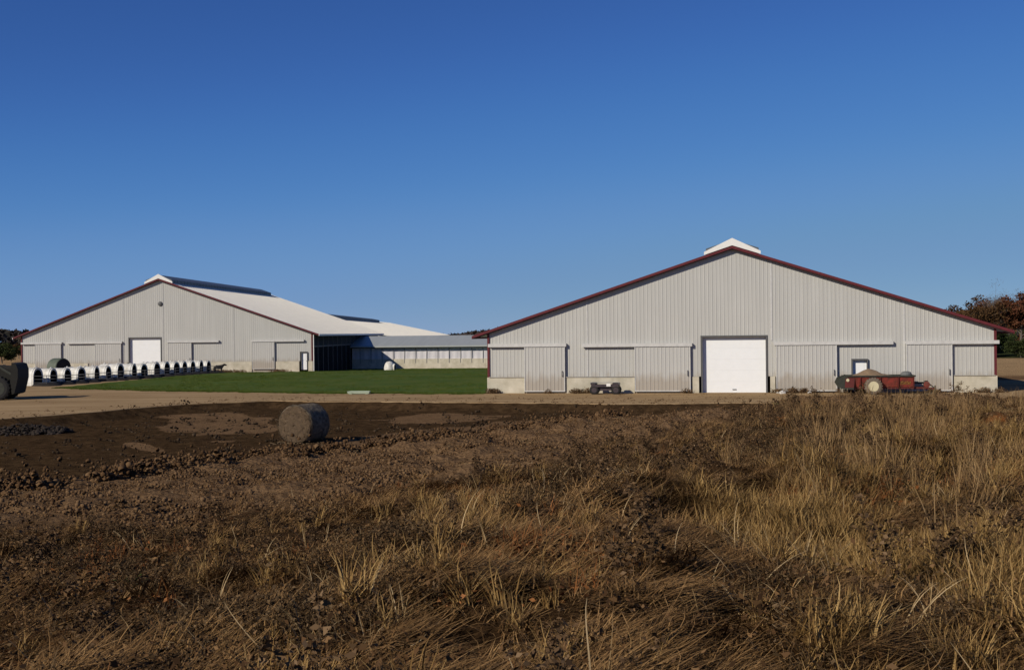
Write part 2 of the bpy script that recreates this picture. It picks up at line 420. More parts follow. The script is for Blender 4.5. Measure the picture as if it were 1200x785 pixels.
def overhead(root, u0, u1, z0, z1, dep=.24):
    mb = MB(); n = 5; hh = (z1-z0)/n
    for k in range(n):
        a, b = z0+k*hh+.0012, z0+(k+1)*hh-.0012
        mb.box(u0, u1, dep, dep+.05, a, b)
    mb.box(u0, u1, dep+.052, dep+.08, z0, z1)
    o = mb.build('overhead_door', m_door, root)
    h = MB(); h.box((u0+u1)/2-.12, (u0+u1)/2+.12, dep-.05, dep-.01, z0+.18, z0+.22); h.build('handle', m_jamb, o)
    j = MB(); j.box(u0-.10, u0, -.06, dep+.08, z0, z1+.1); j.box(u1, u1+.10, -.06, dep+.08, z0, z1+.1)
    j.box(u0, u1, -.06, dep+.08, z1, z1+.1); j.build('door_jamb', m_jamb, root)
    return o
def walk_door(root, u0, u1, z0, z1, dep=.12):
    mb = MB(); mb.box(u0, u1, dep, dep+.05, z0, z1); mb.box(u0+.15, u1-.15, dep-.012, dep, z0+.2, z0+.95); mb.box(u0+.15, u1-.15, dep-.012, dep, z0+1.1, z1-.2)
    o = mb.build('walk_door', m_door, root)
    h = MB(); h.lathe([(.03, 0), (.035, -.03), (.02, -.05)], (u1-.09, dep, z0+1.0), 'y', 8); h.build('handle', m_jamb, o)
    j = MB(); j.box(u0-.07, u0, -.15, dep+.05, z0, z1+.07); j.box(u1, u1+.07, -.15, dep+.05, z0, z1+.07); j.box(u0, u1, -.15, dep+.05, z1, z1+.07)
    j.build('door_jamb', m_jamb, root)

def barn_shell(root, W, pu, eL, eR, pk, L, ov, holes, roofm, zwall, over_front=.35, eave_m=None):
    sL = (pk-eL)/pu; sR = (pk-eR)/(W-pu)
    top = lambda u: (eL+sL*u if u <= pu else eR+sR*(W-u)) - .02
    mb = MB(); ribbed(mb, 0, pu, zwall, top, holes); ribbed(mb, pu, W, zwall, top, holes)
    rw = MB(); rw.poly([(0, L, -.4), (W, L, -.4), (W, L, eR), (pu, L, pk), (0, L, eL)]); rw.build('rear_wall', m_wall, root, rec=False)
    mb.build('siding', m_wall, root, rec=False)
    rL = (-ov, eL-sL*ov); rR = (W+ov, eR-sR*ov); rp = (pu, pk)
    r = MB(); roof_slab(r, rL, rp, -over_front, L+.3, .09); roof_slab(r, rR, rp, -over_front, L+.3, .09)
    ro = r.build('roof', roofm, root)
    f = MB(); rake(f, rL, rp, -over_front-.06, -over_front-.005); rake(f, rR, rp, -over_front-.06, -over_front-.005)
    f.build('red_fascia', m_red, root)
    s = MB(); rake(s, (rL[0]+.05, rL[1]), rp, -over_front, -.035, .11, -.02); rake(s, (rR[0]-.05, rR[1]), rp, -over_front, -.035, .11, -.02)
    s.build('soffit', m_soff, root)
    for xa, xb, ez in ((-.10, .04, eL), (W-.04, W+.10, eR)):
        c = MB(); c.box(xa, xb, -.08, .12, zwall, ez-.12); c.build('corner_trim', m_red, root)
    for xx, ez in ((rL[0]-.03, rL[1]), (rR[0]+.03, rR[1])):
        c = MB(); c.box(xx-.025, xx+.025, -over_front-.06, L+.3, ez-.12, ez+.08); c.build('eave_trim', eave_m or m_red, root)
    return top, sL, sR
def ridge_vent(root, roof_pk, pu, sL, sR, y0, y1, hw=1.62, lift=.38, cap_y=None, roofpart=None):
    """raised ridge cap: dark louvred sides, dark top and a white chevron at the gable"""
    v = MB()
    zl = roof_pk-sL*hw; zr = roof_pk-sR*hw
    v.loft([[(pu-hw, y, zl+.1), (pu, y, roof_pk+.1), (pu+hw, y, zr+.1), (pu+hw, y, zr+.1+lift), (pu, y, roof_pk+.1+lift), (pu-hw, y, zl+.1+lift)] for y in (y0+.05, y1)], True)
    k = y0+1.0
    while k < y1:
        v.box(pu+hw, pu+hw+.03, k, k+.05, zr+.1, zr+.1+lift); v.box(pu-hw-.03, pu-hw, k, k+.05, zl+.1, zl+.1+lift); k += 1.22
    o = v.build('ridge_vent', m_vent, root)
    t = MB()
    for s_, xx, zz in ((-1, pu-hw-.12, zl-sL*.12), (1, pu+hw+.12, zr-sR*.12)):
        t.loft([[(xx, y, zz+.12), (pu, y, roof_pk+.12), (pu, y, roof_pk+.2+lift), (xx, y, zz+.14+lift*.45)] for y in (y0-.08, y0+.04)], True)
    t.build('white_cap', m_cap, o)

# ---------------------------------------------------------------- right barn
rb = empty('metal_barn', (-1.51, 77.81, 0), -R(10.19), label='large grey metal barn with red roof edge, nearest of the barns, on the right', cat='barn')
W = 31.2
h_od = (13.62, 17.76, -.5, 3.62); h_wd = (22.8, 23.8, -.5, 2.10)
barn_shell(rb, W, 15.64, 4.0, 4.0, 9.12, 62, 1.0, [h_od, h_wd], m_roof, 1.05)
ridge_vent(rb, 9.12, 15.64, .327, .329, -.38, 61)
for a, b in ((2.3, 5.2), (9.4, 13.15), (18.1, 22.75), (23.85, 28.95)):   # sheeting where the wall runs to the ground behind the sliding doors
    ext = MB(); ribbed(ext, a, b, .0, lambda u: 1.06, y=.003); ext.build('lower_siding', m_wall, rb, rec=False)
for a, b in ((-.12, 2.34), (5.02, 9.45), (13.1, 13.5), (17.9, 18.2), (28.8, 31.32)): concrete(rb, a, b, 1.04)
for a, b in ((.0, 2.34), (5.02, 9.45), (28.8, 31.2)):
    t_ = MB(); t_.box(a, b, -.16, -.035, 1.043, 1.075); t_.build('drip_trim', m_wall, rb)
slide_door(rb, 2.36, 5.0, 3.05); slide_door(rb, 9.47, 12.98, 3.0); slide_door(rb, 18.27, 21.93, 3.02); slide_door(rb, 26.05, 28.72, 3.0)
track(rb, -.02, 5.1, 3.06); track(rb, 6.1, 13.1, 3.01); track(rb, 18.12, 25.28, 3.03); track(rb, 26.0, 31.42, 3.01)
overhead(rb, 13.74, 17.64, .02, 3.52)
walk_door(rb, 22.88, 23.72, .04, 2.02)
for q in ((17.95, 18.06, -.030, -.0185, 3.3, 8.25), (6.40, 6.48, -.030, -.0185, 1.1, 6.0), (25.90, 26.00, -.030, -.0185, .1, 5.65)):
    bs = MB(); bs.box(*q); bs.build('seam_trim', m_rail, rb)
# side walls: concrete kerb, posts and rolled curtains
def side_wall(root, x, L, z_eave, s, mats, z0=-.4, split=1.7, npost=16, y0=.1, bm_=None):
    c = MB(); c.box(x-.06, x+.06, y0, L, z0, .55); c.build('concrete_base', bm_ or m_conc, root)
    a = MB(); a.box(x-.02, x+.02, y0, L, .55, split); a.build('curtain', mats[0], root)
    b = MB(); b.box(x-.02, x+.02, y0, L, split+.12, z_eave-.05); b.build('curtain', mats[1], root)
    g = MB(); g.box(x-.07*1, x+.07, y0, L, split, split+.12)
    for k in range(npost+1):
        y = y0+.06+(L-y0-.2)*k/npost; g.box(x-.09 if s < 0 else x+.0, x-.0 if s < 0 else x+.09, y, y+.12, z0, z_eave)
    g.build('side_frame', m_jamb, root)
side_wall(rb, .02, 62, 3.95, -1, (m_lilac, m_lilac)); side_wall(rb, W-.02, 62, 3.95, 1, (m_lilac, m_lilac))

# ---------------------------------------------------------------- left barn (front section)
lb = empty('metal_barn', (-56.37, 137.43, 0), -R(2.5), label='grey metal barn with red roof edge on the left, behind the calf hutches', cat='barn')
W2 = 33.6; LA = 48
h_od2 = (12.40, 16.28, -.5, 3.88); h_wd2 = (32.25, 33.12, -.5, 2.05)
barn_shell(lb, W2, 16.12, 4.24, 4.26, 10.45, LA, .9, [h_od2, h_wd2], m_roof, .98, eave_m=m_cap)
ridge_vent(lb, 10.45, 16.12, .385, .354, -.38, 46, hw=1.5, lift=.42)
for a, b in ((1.5, 4.8), (7.6, 12.1), (17.0, 20.0), (26.7, 29.6)):
    ext = MB(); ribbed(ext, a, b, -.3, lambda u: .99, y=.003); ext.build('lower_siding', m_wall, lb, rec=False)
for a, b in ((-.1, 1.6), (4.75, 7.7), (12.0, 12.3), (16.4, 17.0), (19.9, 26.7), (29.45, 32.16), (33.2, 33.7)): concrete(lb, a, b, .97, -1.0)
slide_door(lb, 1.62, 4.62, 3.25); slide_door(lb, 8.6, 11.62, 3.25); slide_door(lb, 17.05, 19.78, 3.27); slide_door(lb, 26.8, 29.34, 3.25)
track(lb, -.02, 4.74, 3.26, .29); track(lb, 5.3, 11.75, 3.26, .29); track(lb, 16.95, 22.95, 3.28, .29); track(lb, 26.7, 32.75, 3.26, .29)
overhead(lb, 12.52, 16.16, .02, 3.78)
walk_door(lb, 32.45, 33.05, .0, 1.95, .02)
vt = MB(); vt.lathe([(.24, 0), (.27, -.05), (.20, -.12), (.08, -.15)], (16.19, -.03, 7.68), 'y', 14); vt.build('gable_vent', m_jamb, lb)
for q in ((11.86, 11.91, -.030, -.0185, .98, 8.7), (16.45, 16.50, -.030, -.0185, .98, 10.2), (24.6, 24.65, -.030, -.0185, .98, 7.3)):
    bs = MB(); bs.box(*q); bs.build('seam_trim', m_rail, lb)
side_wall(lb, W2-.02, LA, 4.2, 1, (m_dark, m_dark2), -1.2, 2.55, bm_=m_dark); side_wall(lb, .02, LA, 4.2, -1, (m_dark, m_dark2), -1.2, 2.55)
ds = MB(); ds.tube((W2+.28, -.30, 3.95), (W2+.28, -.30, -.3), .055); ds.build('downspout', m_cap, lb)

# rear section of the left complex: lower ridge
rr = empty('long_barn', (-55.2, 186.0, 0), R(.4), label='long low white roofed barn running back behind the left grey barn', cat='barn')
WB = 36.5; LB = 186
v = MB()
mbw = MB(); mbw.poly([(0, 0, -2), (WB, 0, -2), (WB, 0, 3.5), (WB/2, 0, 7.4), (0, 0, 3.5)]); mbw.poly([(0, LB, -3), (WB, LB, -3), (WB, LB, 3.5), (WB/2, LB, 7.4), (0, LB, 3.5)])
mbw.poly([(0, 0, -3), (0, LB, -3), (0, LB, 3.5), (0, 0, 3.5)]); mbw.poly([(WB, 0, -3), (WB, LB, -3), (WB, LB, 3.5), (WB, 0, 3.5)])
mbw.build('siding', m_wall, rr, rec=False)
rf = MB(); sB = 3.9/(WB/2)
roof_slab(rf, (-.6, 3.5-.6*sB), (WB/2, 7.4), -.4, LB+.4, .09, 1.8); roof_slab(rf, (WB+.6, 3.5-.6*sB), (WB/2, 7.4), -.4, LB+.4, .09, 1.8)
rf.build('roof', m_roof, rr)
ridge_vent(rr, 7.4, WB/2, sB, sB, 33, 140, hw=1.8, lift=.65)
ep = MB(); ep.box(WB/2-1.95, WB/2+1.95, 32.7, 34.5, 7.2, 7.95); 

# low curtain-sided barn between the two
cb = empty('low_barn', (-21.6, 161.3, -.72), -R(9), label='low barn with grey roof and pale curtain side between the two big barns', cat='barn')
LC = 44
c = MB(); c.box(0, LC, -.1, .1, -.8, 1.32)
for k in range(15): c.box(k*3.0+.2, k*3.0+.26, -.115, -.10, 0, 1.3)
c.build('concrete_base', m_conc, cb)
c = MB()
nseg = 220
for k in range(nseg):
    a, b = k*LC/nseg, (k+1)*LC/nseg; ya, yb = .04*math.sin(a*6.5)+.02*math.sin(a*2.3), .04*math.sin(b*6.5)+.02*math.sin(b*2.3)
    c.quad((a, ya, 1.32), (b, yb, 1.32), (b, yb*.3, 2.78), (a, ya*.3, 2.78))
c.build('curtain', m_lilac, cb, smooth=True, rec=False)
k = 1.1
while k < LC:
    p = MB(); p.box(k, k+.07, -.13, -.105, .75, 2.75); p.build('post', m_post, cb); k += 1.53
c = MB(); c.box(0, LC, -.08, .1, 2.80, 3.10); c.build('header', m_dark, cb)
c = MB(); c.loft([[(x, -.75, 2.95), (x, 6, 4.30), (x, 6, 4.40), (x, -.75, 3.07)] for x in (-.5, LC+.5)]); c.loft([[(x, 6, 4.30), (x, 12.7, 2.95), (x, 12.7, 3.07), (x, 6, 4.40)] for x in (-.5, LC+.5)])
c.build('roof', m_roofg, cb)
c = MB(); c.box(-.5, LC+.5, -.80, -.755, 2.88, 3.06); c.build('eave_gutter', m_roofg, cb)
c = MB(); c.poly([(LC, 0, -.8), (LC, 12, -.8), (LC, 12, 3.0), (LC, 6, 4.3), (LC, 0, 3.0)]); c.poly([(0, 12, -.8), (LC, 12, -.8), (LC, 12, 3.0), (0, 12, 3.0)]); c.build('siding', m_wall, cb, rec=False)

# ---------------------------------------------------------------- calf hutches
m_hutch = simple('white_plastic', (.80, .80, .76), .5, var=.10, dirt=(.50, .46, .36), scale=2.2, tc='Object')
m_hdark = simple('interior_shade', (.012, .012, .012), .9)  # near-black colour paints in the shade inside the hutches
m_bedshade = simple('bedding_and_shade', (.022, .017, .013), .95, var=.4)  # bedding, coloured dark to stand in for the shadow band under the row
def make_hutch():
    t = empty('calf_hutch', (0, 0, 0))
    def arch(w, h, z0=0, n=12):   # cross-section: straight sides with a rounded top
        pts = [(-w, z0), (-w*.96, h*.55)]
        for k in range(1, n): a = math.pi*(1-k/n); pts.append((w*.96*math.cos(a), h*.55+h*.45*math.sin(a)))
        return pts + [(w*.96, h*.55), (w, z0)]
    sh = MB(); Lh = 2.1; o = arch(.60, 1.38); i = arch(.50, 1.22)
    st = [(-Lh/2, 1), (-Lh/2+.12, 1), (-Lh/2+.14, 1.03), (-Lh/2+.20, 1.03), (-Lh/2+.22, 1), (0, 1), (.03, 1.03), (.12, 1.03), (.15, 1), (Lh/2-.25, .98), (Lh/2, .90)]
    sh.loft([[(a*k, y, b*k) for a, b in o] for y, k in st], False)
    sh.poly([(a*.9, Lh/2, b*.9) for a, b in o])
    for p in range(len(o)-1):     # front rim
        sh.quad((o[p][0], -Lh/2, o[p][1]), (o[p+1][0], -Lh/2, o[p+1][1]), (i[p+1][0], -Lh/2+.02, i[p+1][1]), (i[p][0], -Lh/2+.02, i[p][1]))
    sh.build('shell', m_hutch, t, smooth=False, rec=False)
    b = MB(); b.loft([[(a, y, c_) for a, c_ in i] for y in (-Lh/2+.02, Lh/2-.3)], False); b.poly([(a, Lh/2-.3, c_) for a, c_ in i]); b.build('shade_lining', m_hdark, t, rec=False)
    v = MB(); v.lathe([(.09, 0), (.11, .04), (.05, .09)], (0, .55, 1.36), 'z', 10); v.build('top_vent', m_hutch, t)
    f = MB()   # wire pen in front
    for a, b_ in (((-.6, -Lh/2), (-.6, -Lh/2-1.2)), ((.6, -Lh/2), (.6, -Lh/2-1.2)), ((-.6, -Lh/2-1.2), (.6, -Lh/2-1.2))):
        for z in (.25, .5, .75): f.tube((a[0], a[1], z), (b_[0], b_[1], z), .014, n=5)
        f.tube((b_[0], b_[1], 0), (b_[0], b_[1], .78), .02, n=5)
    f.build('wire_pen', m_jamb, t)
    bd = MB()
    n = 16; bd.loft([[(1.0*q*math.cos(2*math.pi*k/n), -Lh/2-.75+1.05*q*math.sin(2*math.pi*k/n), z) for k in range(n)] for q, z in ((1.15, -.05), (.9, .14), (.4, .22))], False)  # spread wide so the dark colour also paints the shadow along the row
    bd.build('bedding_shadow_band', m_bedshade, t)
    return t
hut = make_hutch(); remember(hut)
ORD = ['first', 'second', 'third', 'fourth', 'fifth', 'sixth', 'seventh', 'eighth', 'ninth', 'tenth', 'eleventh', 'twelfth', 'thirteenth', 'fourteenth', 'fifteenth', 'sixteenth', 'seventeenth', 'eighteenth']
hpx = [41, 59, 76, 94, 110, 124, 138, 153, 167, 182, 193, 205, 214, 223.5, 233, 242]
n_h = len(hpx)
for i, xp in enumerate(hpx):
    a = (xp-600)/FPX
    tt_ = (a*98+39.2)/(6.5-a*29.6)          # where that line of sight meets the row
    X, Y = -39.2+6.5*tt_, 98+29.6*tt_
    o = hut if i == 0 else copy_tree(hut)
    o.location = (X-.8, Y+.2, g1(X, Y)+.03); s_ = 1.10 if i == 0 else random.uniform(.97, 1.06)
    o.scale = (s_*.92, s_, s_*random.uniform(.94, 1.03))
    o.rotation_euler = (0, 0, R(78 + random.uniform(-9, 9)))
    if i == 0: lab = 'biggest white calf hutch at the near left end of the hutch row'
    elif i == n_h-1: lab = 'white calf hutch at the far right end of the row, beside the black calf'
    elif i < n_h/2: lab = f'white calf hutch with dark open front, {ORD[i]} from the left end of the row'
    else: lab = f'white calf hutch with dark open front, {ORD[n_h-1-i]} from the right end of the row'
    tag(o, label=lab, cat='calf hutch', group='calf hutches in a row before the left barn')

# lone hutch-like white bag on the lawn beside the low barn
def ptground(xp, yp, z=0.0):
    """ground point seen at picture position (xp, yp) for ground height z"""
    hy = 390 - .0108*(xp-600); Y = (CAM_H-z)*FPX/(yp-hy); return (xp-600)/FPX*Y, Y
X, Y = ptground(456, 434.2, -.5)
wb = empty('calf_hutch', (X, Y, g1(X, Y)+.03), R(70), label='lone white domed calf hutch on the lawn at the edge of the barn shadow', cat='calf hutch')
d = MB(); rings = []
for k in range(9):
    q = k/8*math.pi/2; r_ = .82*math.cos(q)**.7; rings.append([(r_*math.cos(2*math.pi*j/20), r_*math.sin(2*math.pi*j/20)*1.0, 1.32*math.sin(q)) for j in range(20)])
d.loft(rings, False); d.build('shell', m_hutch, wb, smooth=True, rec=False)
d = MB(); d.loft([[(x, y, z) for x, z in ((-.34, 0), (-.34, .6), (-.22, .85), (0, .95), (.22, .85), (.34, .6), (.34, 0))] for y in (-.9, -.55)], True); d.build('doorway', m_hutch, wb)
d = MB(); d.poly([(x, -.905, z) for x, z in ((-.28, 0), (-.28, .58), (-.18, .78), (0, .87), (.18, .78), (.28, .58), (.28, 0))]); d.build('shade_opening', m_hdark, wb, rec=False)  # flat near-black panel, painted shade of the doorway

wb.scale = (.84,)*3
# ---------------------------------------------------------------- calf (skin modifier body)
def skinned(name, pts, edges, rad, m, parent=None, sub=2):
    me = bpy.data.meshes.new(name); me.from_pydata(pts, edges, []); o = bpy.data.objects.new(name, me); C.objects.link(o)
    md = o.modifiers.new('s', 'SKIN')
    for i, r_ in enumerate(rad): me.skin_vertices[0].data[i].radius = r_ if isinstance(r_, tuple) else (r_, r_)
    me.skin_vertices[0].data[0].use_root = True
    sb_ = o.modifiers.new('d', 'SUBSURF'); sb_.levels = sb_.render_levels = sub
    me.materials.append(m); o.parent = parent; return o
m_hide = simple('black_hide', (.014, .012, .011), .7, var=.4, scale=5)
X, Y = ptground(251, 436.3)
cf = empty('calf', (X+.75, Y-1.4, g1(X, Y)+.03), R(8), label='small black calf standing beside the hutch row', cat='calf')
P = [(0, 0, .60), (-.28, 0, .60), (.28, 0, .61), (.42, 0, .72), (.56, 0, .84), (.70, 0, .80), (.80, 0, .74),
     (-.34, .10, .48), (-.30, .10, .34), (-.38, .10, .22), (-.35, .10, .03), (-.34, -.10, .48), (-.32, -.10, .34), (-.40, -.10, .22), (-.38, -.10, .03),
     (.30, .10, .42), (.30, .10, .24), (.31, .10, .03), (.30, -.10, .42), (.33, -.10, .24), (.32, -.10, .03), (-.40, 0, .62), (-.45, 0, .45), (-.44, 0, .30)]
E = [(0, 1), (0, 2), (2, 3), (3, 4), (4, 5), (5, 6), (1, 7), (7, 8), (8, 9), (9, 10), (1, 11), (11, 12), (12, 13), (13, 14), (2, 15), (15, 16), (16, 17), (2, 18), (18, 19), (19, 20), (1, 21), (21, 22), (22, 23)]
Rr = [(.17, .15), .16, .16, .10, .09, .07, .045, .09, .06, .045, .042, .09, .06, .045, .042, .06, .048, .042, .06, .048, .042, .04, .018, .025]
P = [(x, y*1.1, z) for x, y, z in P]; Rr = [tuple(q*1.22 for q in r_) if isinstance(r_, tuple) else r_*1.22 for r_ in Rr]; cf.scale = (1.12,)*3
skinned('body', P, E, Rr, m_hide, cf)
for s_ in (-1, 1):
    e = MB(); e.loft([[(.52, s_*.07, .88), (.55, s_*.07, .90), (.54, s_*.08, .84)], [(.50, s_*.15, .90), (.53, s_*.16, .92), (.52, s_*.16, .87)], [(.50, s_*.22, .87), (.505, s_*.222, .875), (.502, s_*.22, .865)]]); e.build('ear', m_hide, cf)

# ---------------------------------------------------------------- round bales
def spiral_hay(n, l, p):
    t = n.new('ShaderNodeTexCoord').outputs['Object']
    mp = N(n, 'ShaderNodeMapping', Scale=(1, .4, 1)); l.new(t, mp.inputs['Vector'])
    wv = N(n, 'ShaderNodeTexWave', Scale=6.0, Distortion=5.0, Detail=4.0); wv.wave_type = 'RINGS'; wv.rings_direction = 'Y'; l.new(mp.outputs[0], wv.inputs['Vector'])
    f = noise(n, l, t, 9, 8, .8)
    c = mixc(n, l, ramp(n, l, f, .40, .66), (.06, .036, .018), (.27, .175, .09))
    c = mixc(n, l, ramp(n, l, wv.outputs['Fac'], .0, .6), c, (.10, .066, .038))
    l.new(c, p.inputs['Base Color']); p.inputs['Roughness'].default_value = .95
    b = N(n, 'ShaderNodeBump', Strength=1, Distance=.08); l.new(f, b.inputs['Height']); l.new(b.outputs[0], p.inputs['Normal'])
m_hay = mat('weathered_hay', spiral_hay)
m_net = simple('weathered_bale_side', (.21, .165, .105), .95, var=.4, scale=7, dirt=(.06, .045, .03), bump=1.0)
def bale(name, x, y, z, rad, ln, rz, m_side, m_face, **k):
    t = empty(name, (x, y, z), rz, **k)
    n = 64
    def ring(r_, yy, s, amp=.012): 
        out = []
        for j in range(n):
            a = 2*math.pi*j/n; q = r_ + amp*float(vnoise(np.array([math.cos(a)*5+s*3]), np.array([math.sin(a)*5+yy*6]), 5))*2
            zz = rad + q*math.sin(a)
            if zz < rad*.22: zz = rad*.22 + (zz-rad*.22)*.35
            out.append((q*math.cos(a)*(1.0 if zz > rad*.5 else 1.0), yy, zz-.08))
        return out
    b = MB(); b.loft([ring(rad*.93, -ln/2+.0, 1), ring(rad*.985, -ln/2+.05, 1)]+[ring(rad, -ln/2+.12+(ln-.24)*k_/8, 1, .03) for k_ in range(9)]+[ring(rad*.985, ln/2-.05, 1), ring(rad*.93, ln/2, 1)], False)
    b.build('bale_side', m_side, t, smooth=True, rec=False)
    f = MB()
    for yy, sg in ((-ln/2, -1), (ln/2, 1)):
        rr_ = [ring(rad*.94*q, yy+sg*(.01+.07*(1-q*q)+.05*random.random()), 2, .05) for q in (1, .93, .85, .75, .64, .52, .4, .27, .14, .04)]
        rr_[0] = ring(rad*.931, yy, 2)
        f.loft(rr_, False)
    f.build('bale_face', m_face, t, smooth=True, rec=False)
    return t
X, Y = ptground(353, 520, -.42)
bl = bale('round_bale', X, Y+.5, g1(X, Y+.3), .82, 1.35, R(-24), m_net, m_hay, label='weathered round hay bale lying alone in the dark hollow', cat='hay bale')
# straw wisps on its face and foot
wsp = MB()
for k in range(420):
    a = random.uniform(0, 2*math.pi); r_ = .8*math.sqrt(random.random()); x, z = r_*math.cos(a), .76+r_*math.sin(a)
    if z < .05: continue
    y = -.72-.03*random.random(); an = random.uniform(0, math.pi); l_ = random.uniform(.03, .10)
    wsp.loft([[(x-l_*math.cos(an), y, z-l_*math.sin(an)), (x-l_*math.cos(an), y-.004, z-l_*math.sin(an)+.006)], [(x+l_*math.cos(an), y-random.uniform(0, .05), z+l_*math.sin(an)), (x+l_*math.cos(an), y-.03, z+l_*math.sin(an)+.006)]], False)
m_straw = simple('straw', (.24, .17, .095), .9, var=.3, scale=6)
for k in range(900):     # shaggy stems round the rim and over the sides
    a = random.uniform(-.6, math.pi+.6); y = random.choice((-.66, random.uniform(-.66, .66))); r_ = .80; x, z = r_*math.cos(a), .74+r_*math.sin(a)
    if z < .12: continue
    l_ = random.uniform(.04, .13); t_ = a+random.uniform(.5, 1.5)*random.choice((-1, 1)); dx, dz_, dy = l_*math.cos(t_), l_*math.sin(t_), random.uniform(-.07, .05)
    wsp.quad((x, y, z), (x, y-.006, z+.004), (x+dx+.004*math.cos(a), y+dy, z+dz_), (x+dx, y+dy+.004, z+dz_))
for k in range(500):     # fallen hay round its foot
    a = random.uniform(0, 6.28); q = random.uniform(.3, 1.05); x, y = q*math.cos(a)*1.1, -.35+q*math.sin(a)*1.0; l_ = random.uniform(.05, .16); t_ = random.uniform(0, 6.28)
    z = random.uniform(-.04, .06); wsp.quad((x, y, z), (x+.006, y+.004, z+.006), (x+l_*math.cos(t_)+.004, y+l_*math.sin(t_), z+.02), (x+l_*math.cos(t_), y+l_*math.sin(t_), z+.012))
wsp.build('loose_straw', m_straw, bl, rec=False)
m_olive = simple('olive_wrap', (.10, .12, .085), .6, var=.2)
b2 = bale('round_bale', -44.6, 117.5, g1(-44, 117)+.05, .98, 1.3, R(62), m_olive, m_black, label='dark round bale in olive wrap half hidden behind the left end of the hutch row', cat='hay bale')

# ---------------------------------------------------------------- manure spreader
m_sred = simple('worn_red_paint', (.26, .036, .026), .75, var=.45, scale=3.5, dirt=(.13, .055, .035))
m_dred = simple('dark_red_paint', (.12, .022, .018), .6, var=.3, scale=4)
m_cream = simple('cream_wheel', (.62, .56, .36), .6, var=.12)
m_tyre = simple('dusty_tyre', (.17, .135, .10), .95, var=.3, scale=6)
m_load = simple('tan_manure', (.24, .165, .10), .95, var=.3, scale=4, bump=1)
m_odark = simple('grimy_iron', (.035, .038, .028), .7, var=.4, scale=5)
m_yel = simple('yellow_decal', (.36, .20, .05), .6, var=.3, scale=20)
def wheel(root, x, y, r_, w_, side=-1, tm=None, rm=None, name='wheel'):
    t = MB(); pr = [(r_*.58, -w_/2), (r_*.80, -w_/2*1.02), (r_*.95, -w_*.42), (r_, -w_*.25), (r_, w_*.25), (r_*.95, w_*.42), (r_*.80, w_/2*1.02), (r_*.58, w_/2)]
    t.lathe(pr, (x, y, r_), 'y', 28)
    for k in range(20):
        a = 2*math.pi*k/20; c_, s_ = math.cos(a), math.sin(a)
        t.beam((x+c_*(r_*1.005), y-w_*.45, r_+s_*(r_*1.005)), (x+math.cos(a+.16)*r_*1.005, y+w_*.02, r_+math.sin(a+.16)*r_*1.005), .035, .05, Vector((c_, 0, s_)))
        t.beam((x+c_*(r_*1.005), y+w_*.45, r_+s_*(r_*1.005)), (x+math.cos(a+.16)*r_*1.005, y+w_*.02, r_+math.sin(a+.16)*r_*1.005), .035, .05, Vector((c_, 0, s_)))
    o = t.build(name, tm or m_tyre, root, smooth=False)
    q = MB(); f = side*w_/2
    q.lathe([(r_*.60, f*1.04), (r_*.60, f*.85), (r_*.5, f*.6), (r_*.2, f*.55), (r_*.18, f*.95), (r_*.08, f*1.05)], (x, y, r_), 'y', 24)
    q.build('rim', rm or m_cream, o, smooth=False)
    b = MB()
    for k in range(6):
        a = 2*math.pi*k/6; b.lathe([(.02, f*.58), (.02, f*.70)], (x+math.cos(a)*r_*.33, y, r_+math.sin(a)*r_*.33), 'y', 6)
    b.build('wheel_bolts', m_dark, o)
    return o
X0, Y0 = ptground(1022, 462)
ms = empty('manure_spreader', (X0, Y0, g1(X0, Y0)+.02), -R(9), label='red manure spreader heaped with tan manure, parked against the right barn', cat='manure spreader')
# local x: right along the machine, wheel centre at x=-.2; box from -1.55 to 2.3
bx = MB(); hw = .78
def bxring(x, zt, zb): return [(x, -hw, zt), (x, -hw+.03, zt), (x, -.50, zb), (x, .50, zb), (x, hw-.03, zt), (x, hw, zt), (x, .56, zb-.04), (x, -.56, zb-.04)]
bx.quad((-1.55, -hw, 1.06), (2.30, -hw, 1.06), (2.30, -.56, .44), (-1.30, -.56, .44))
bx.quad((-1.55, hw, 1.06), (2.30, hw, 1.06), (2.30, .56, .44), (-1.30, .56, .44))
bx.quad((-1.3, -.56, .44), (2.3, -.56, .44), (2.3, .56, .44), (-1.3, .56, .44))
bx.quad((2.3, -hw, 1.06), (2.3, hw, 1.06), (2.3, .56, .44), (2.3, -.56, .44))
bx.build('load_box', m_sred, ms, rec=False)
rl = MB(); rl.box(-1.57, 2.34, -hw-.06, -hw+.04, 1.06, 1.14); rl.box(-1.57, 2.34, hw-.04, hw+.06, 1.06, 1.14); rl.box(2.30, 2.38, -hw+.04, hw-.04, 1.06, 1.14)
rl.build('top_rail', m_odark, ms)
for x in (-.80, .35, 1.38, 2.26):
    r_ = MB(); r_.loft([[(x-.035, -hw-.05, 1.06), (x+.035, -hw-.05, 1.06), (x+.035, -hw+.0, 1.06), (x-.035, -hw+.0, 1.06)], [(x-.035, -.64, .40), (x+.035, -.64, .40), (x+.035, -.57, .40), (x-.035, -.57, .40)]]); r_.build('side_rib', m_dred, ms)
for s_ in (-1, 1):
    fr_ = MB(); fr_.box(-1.5, 3.05, s_*.45-.05, s_*.45+.05, .335, .43); fr_.build('frame_rail', m_dred, ms)
hp = MB(); n1, n2 = 36, 12; V = []
for i in range(n1+1):
    for j in range(n2+1):
        x = -1.5+3.6*i/n1; y = -hw+.05+(2*hw-.1)*j/n2
        e_ = math.sin(math.pi*j/n2)**.6; b_ = math.exp(-((x+.25)/.75)**2)*.50+.10*math.exp(-((x-1.0)/.8)**2)
        V.append((x, y, 1.0+e_*b_+.05*float(vnoise(np.array([x*4]), np.array([y*4]), 1))))
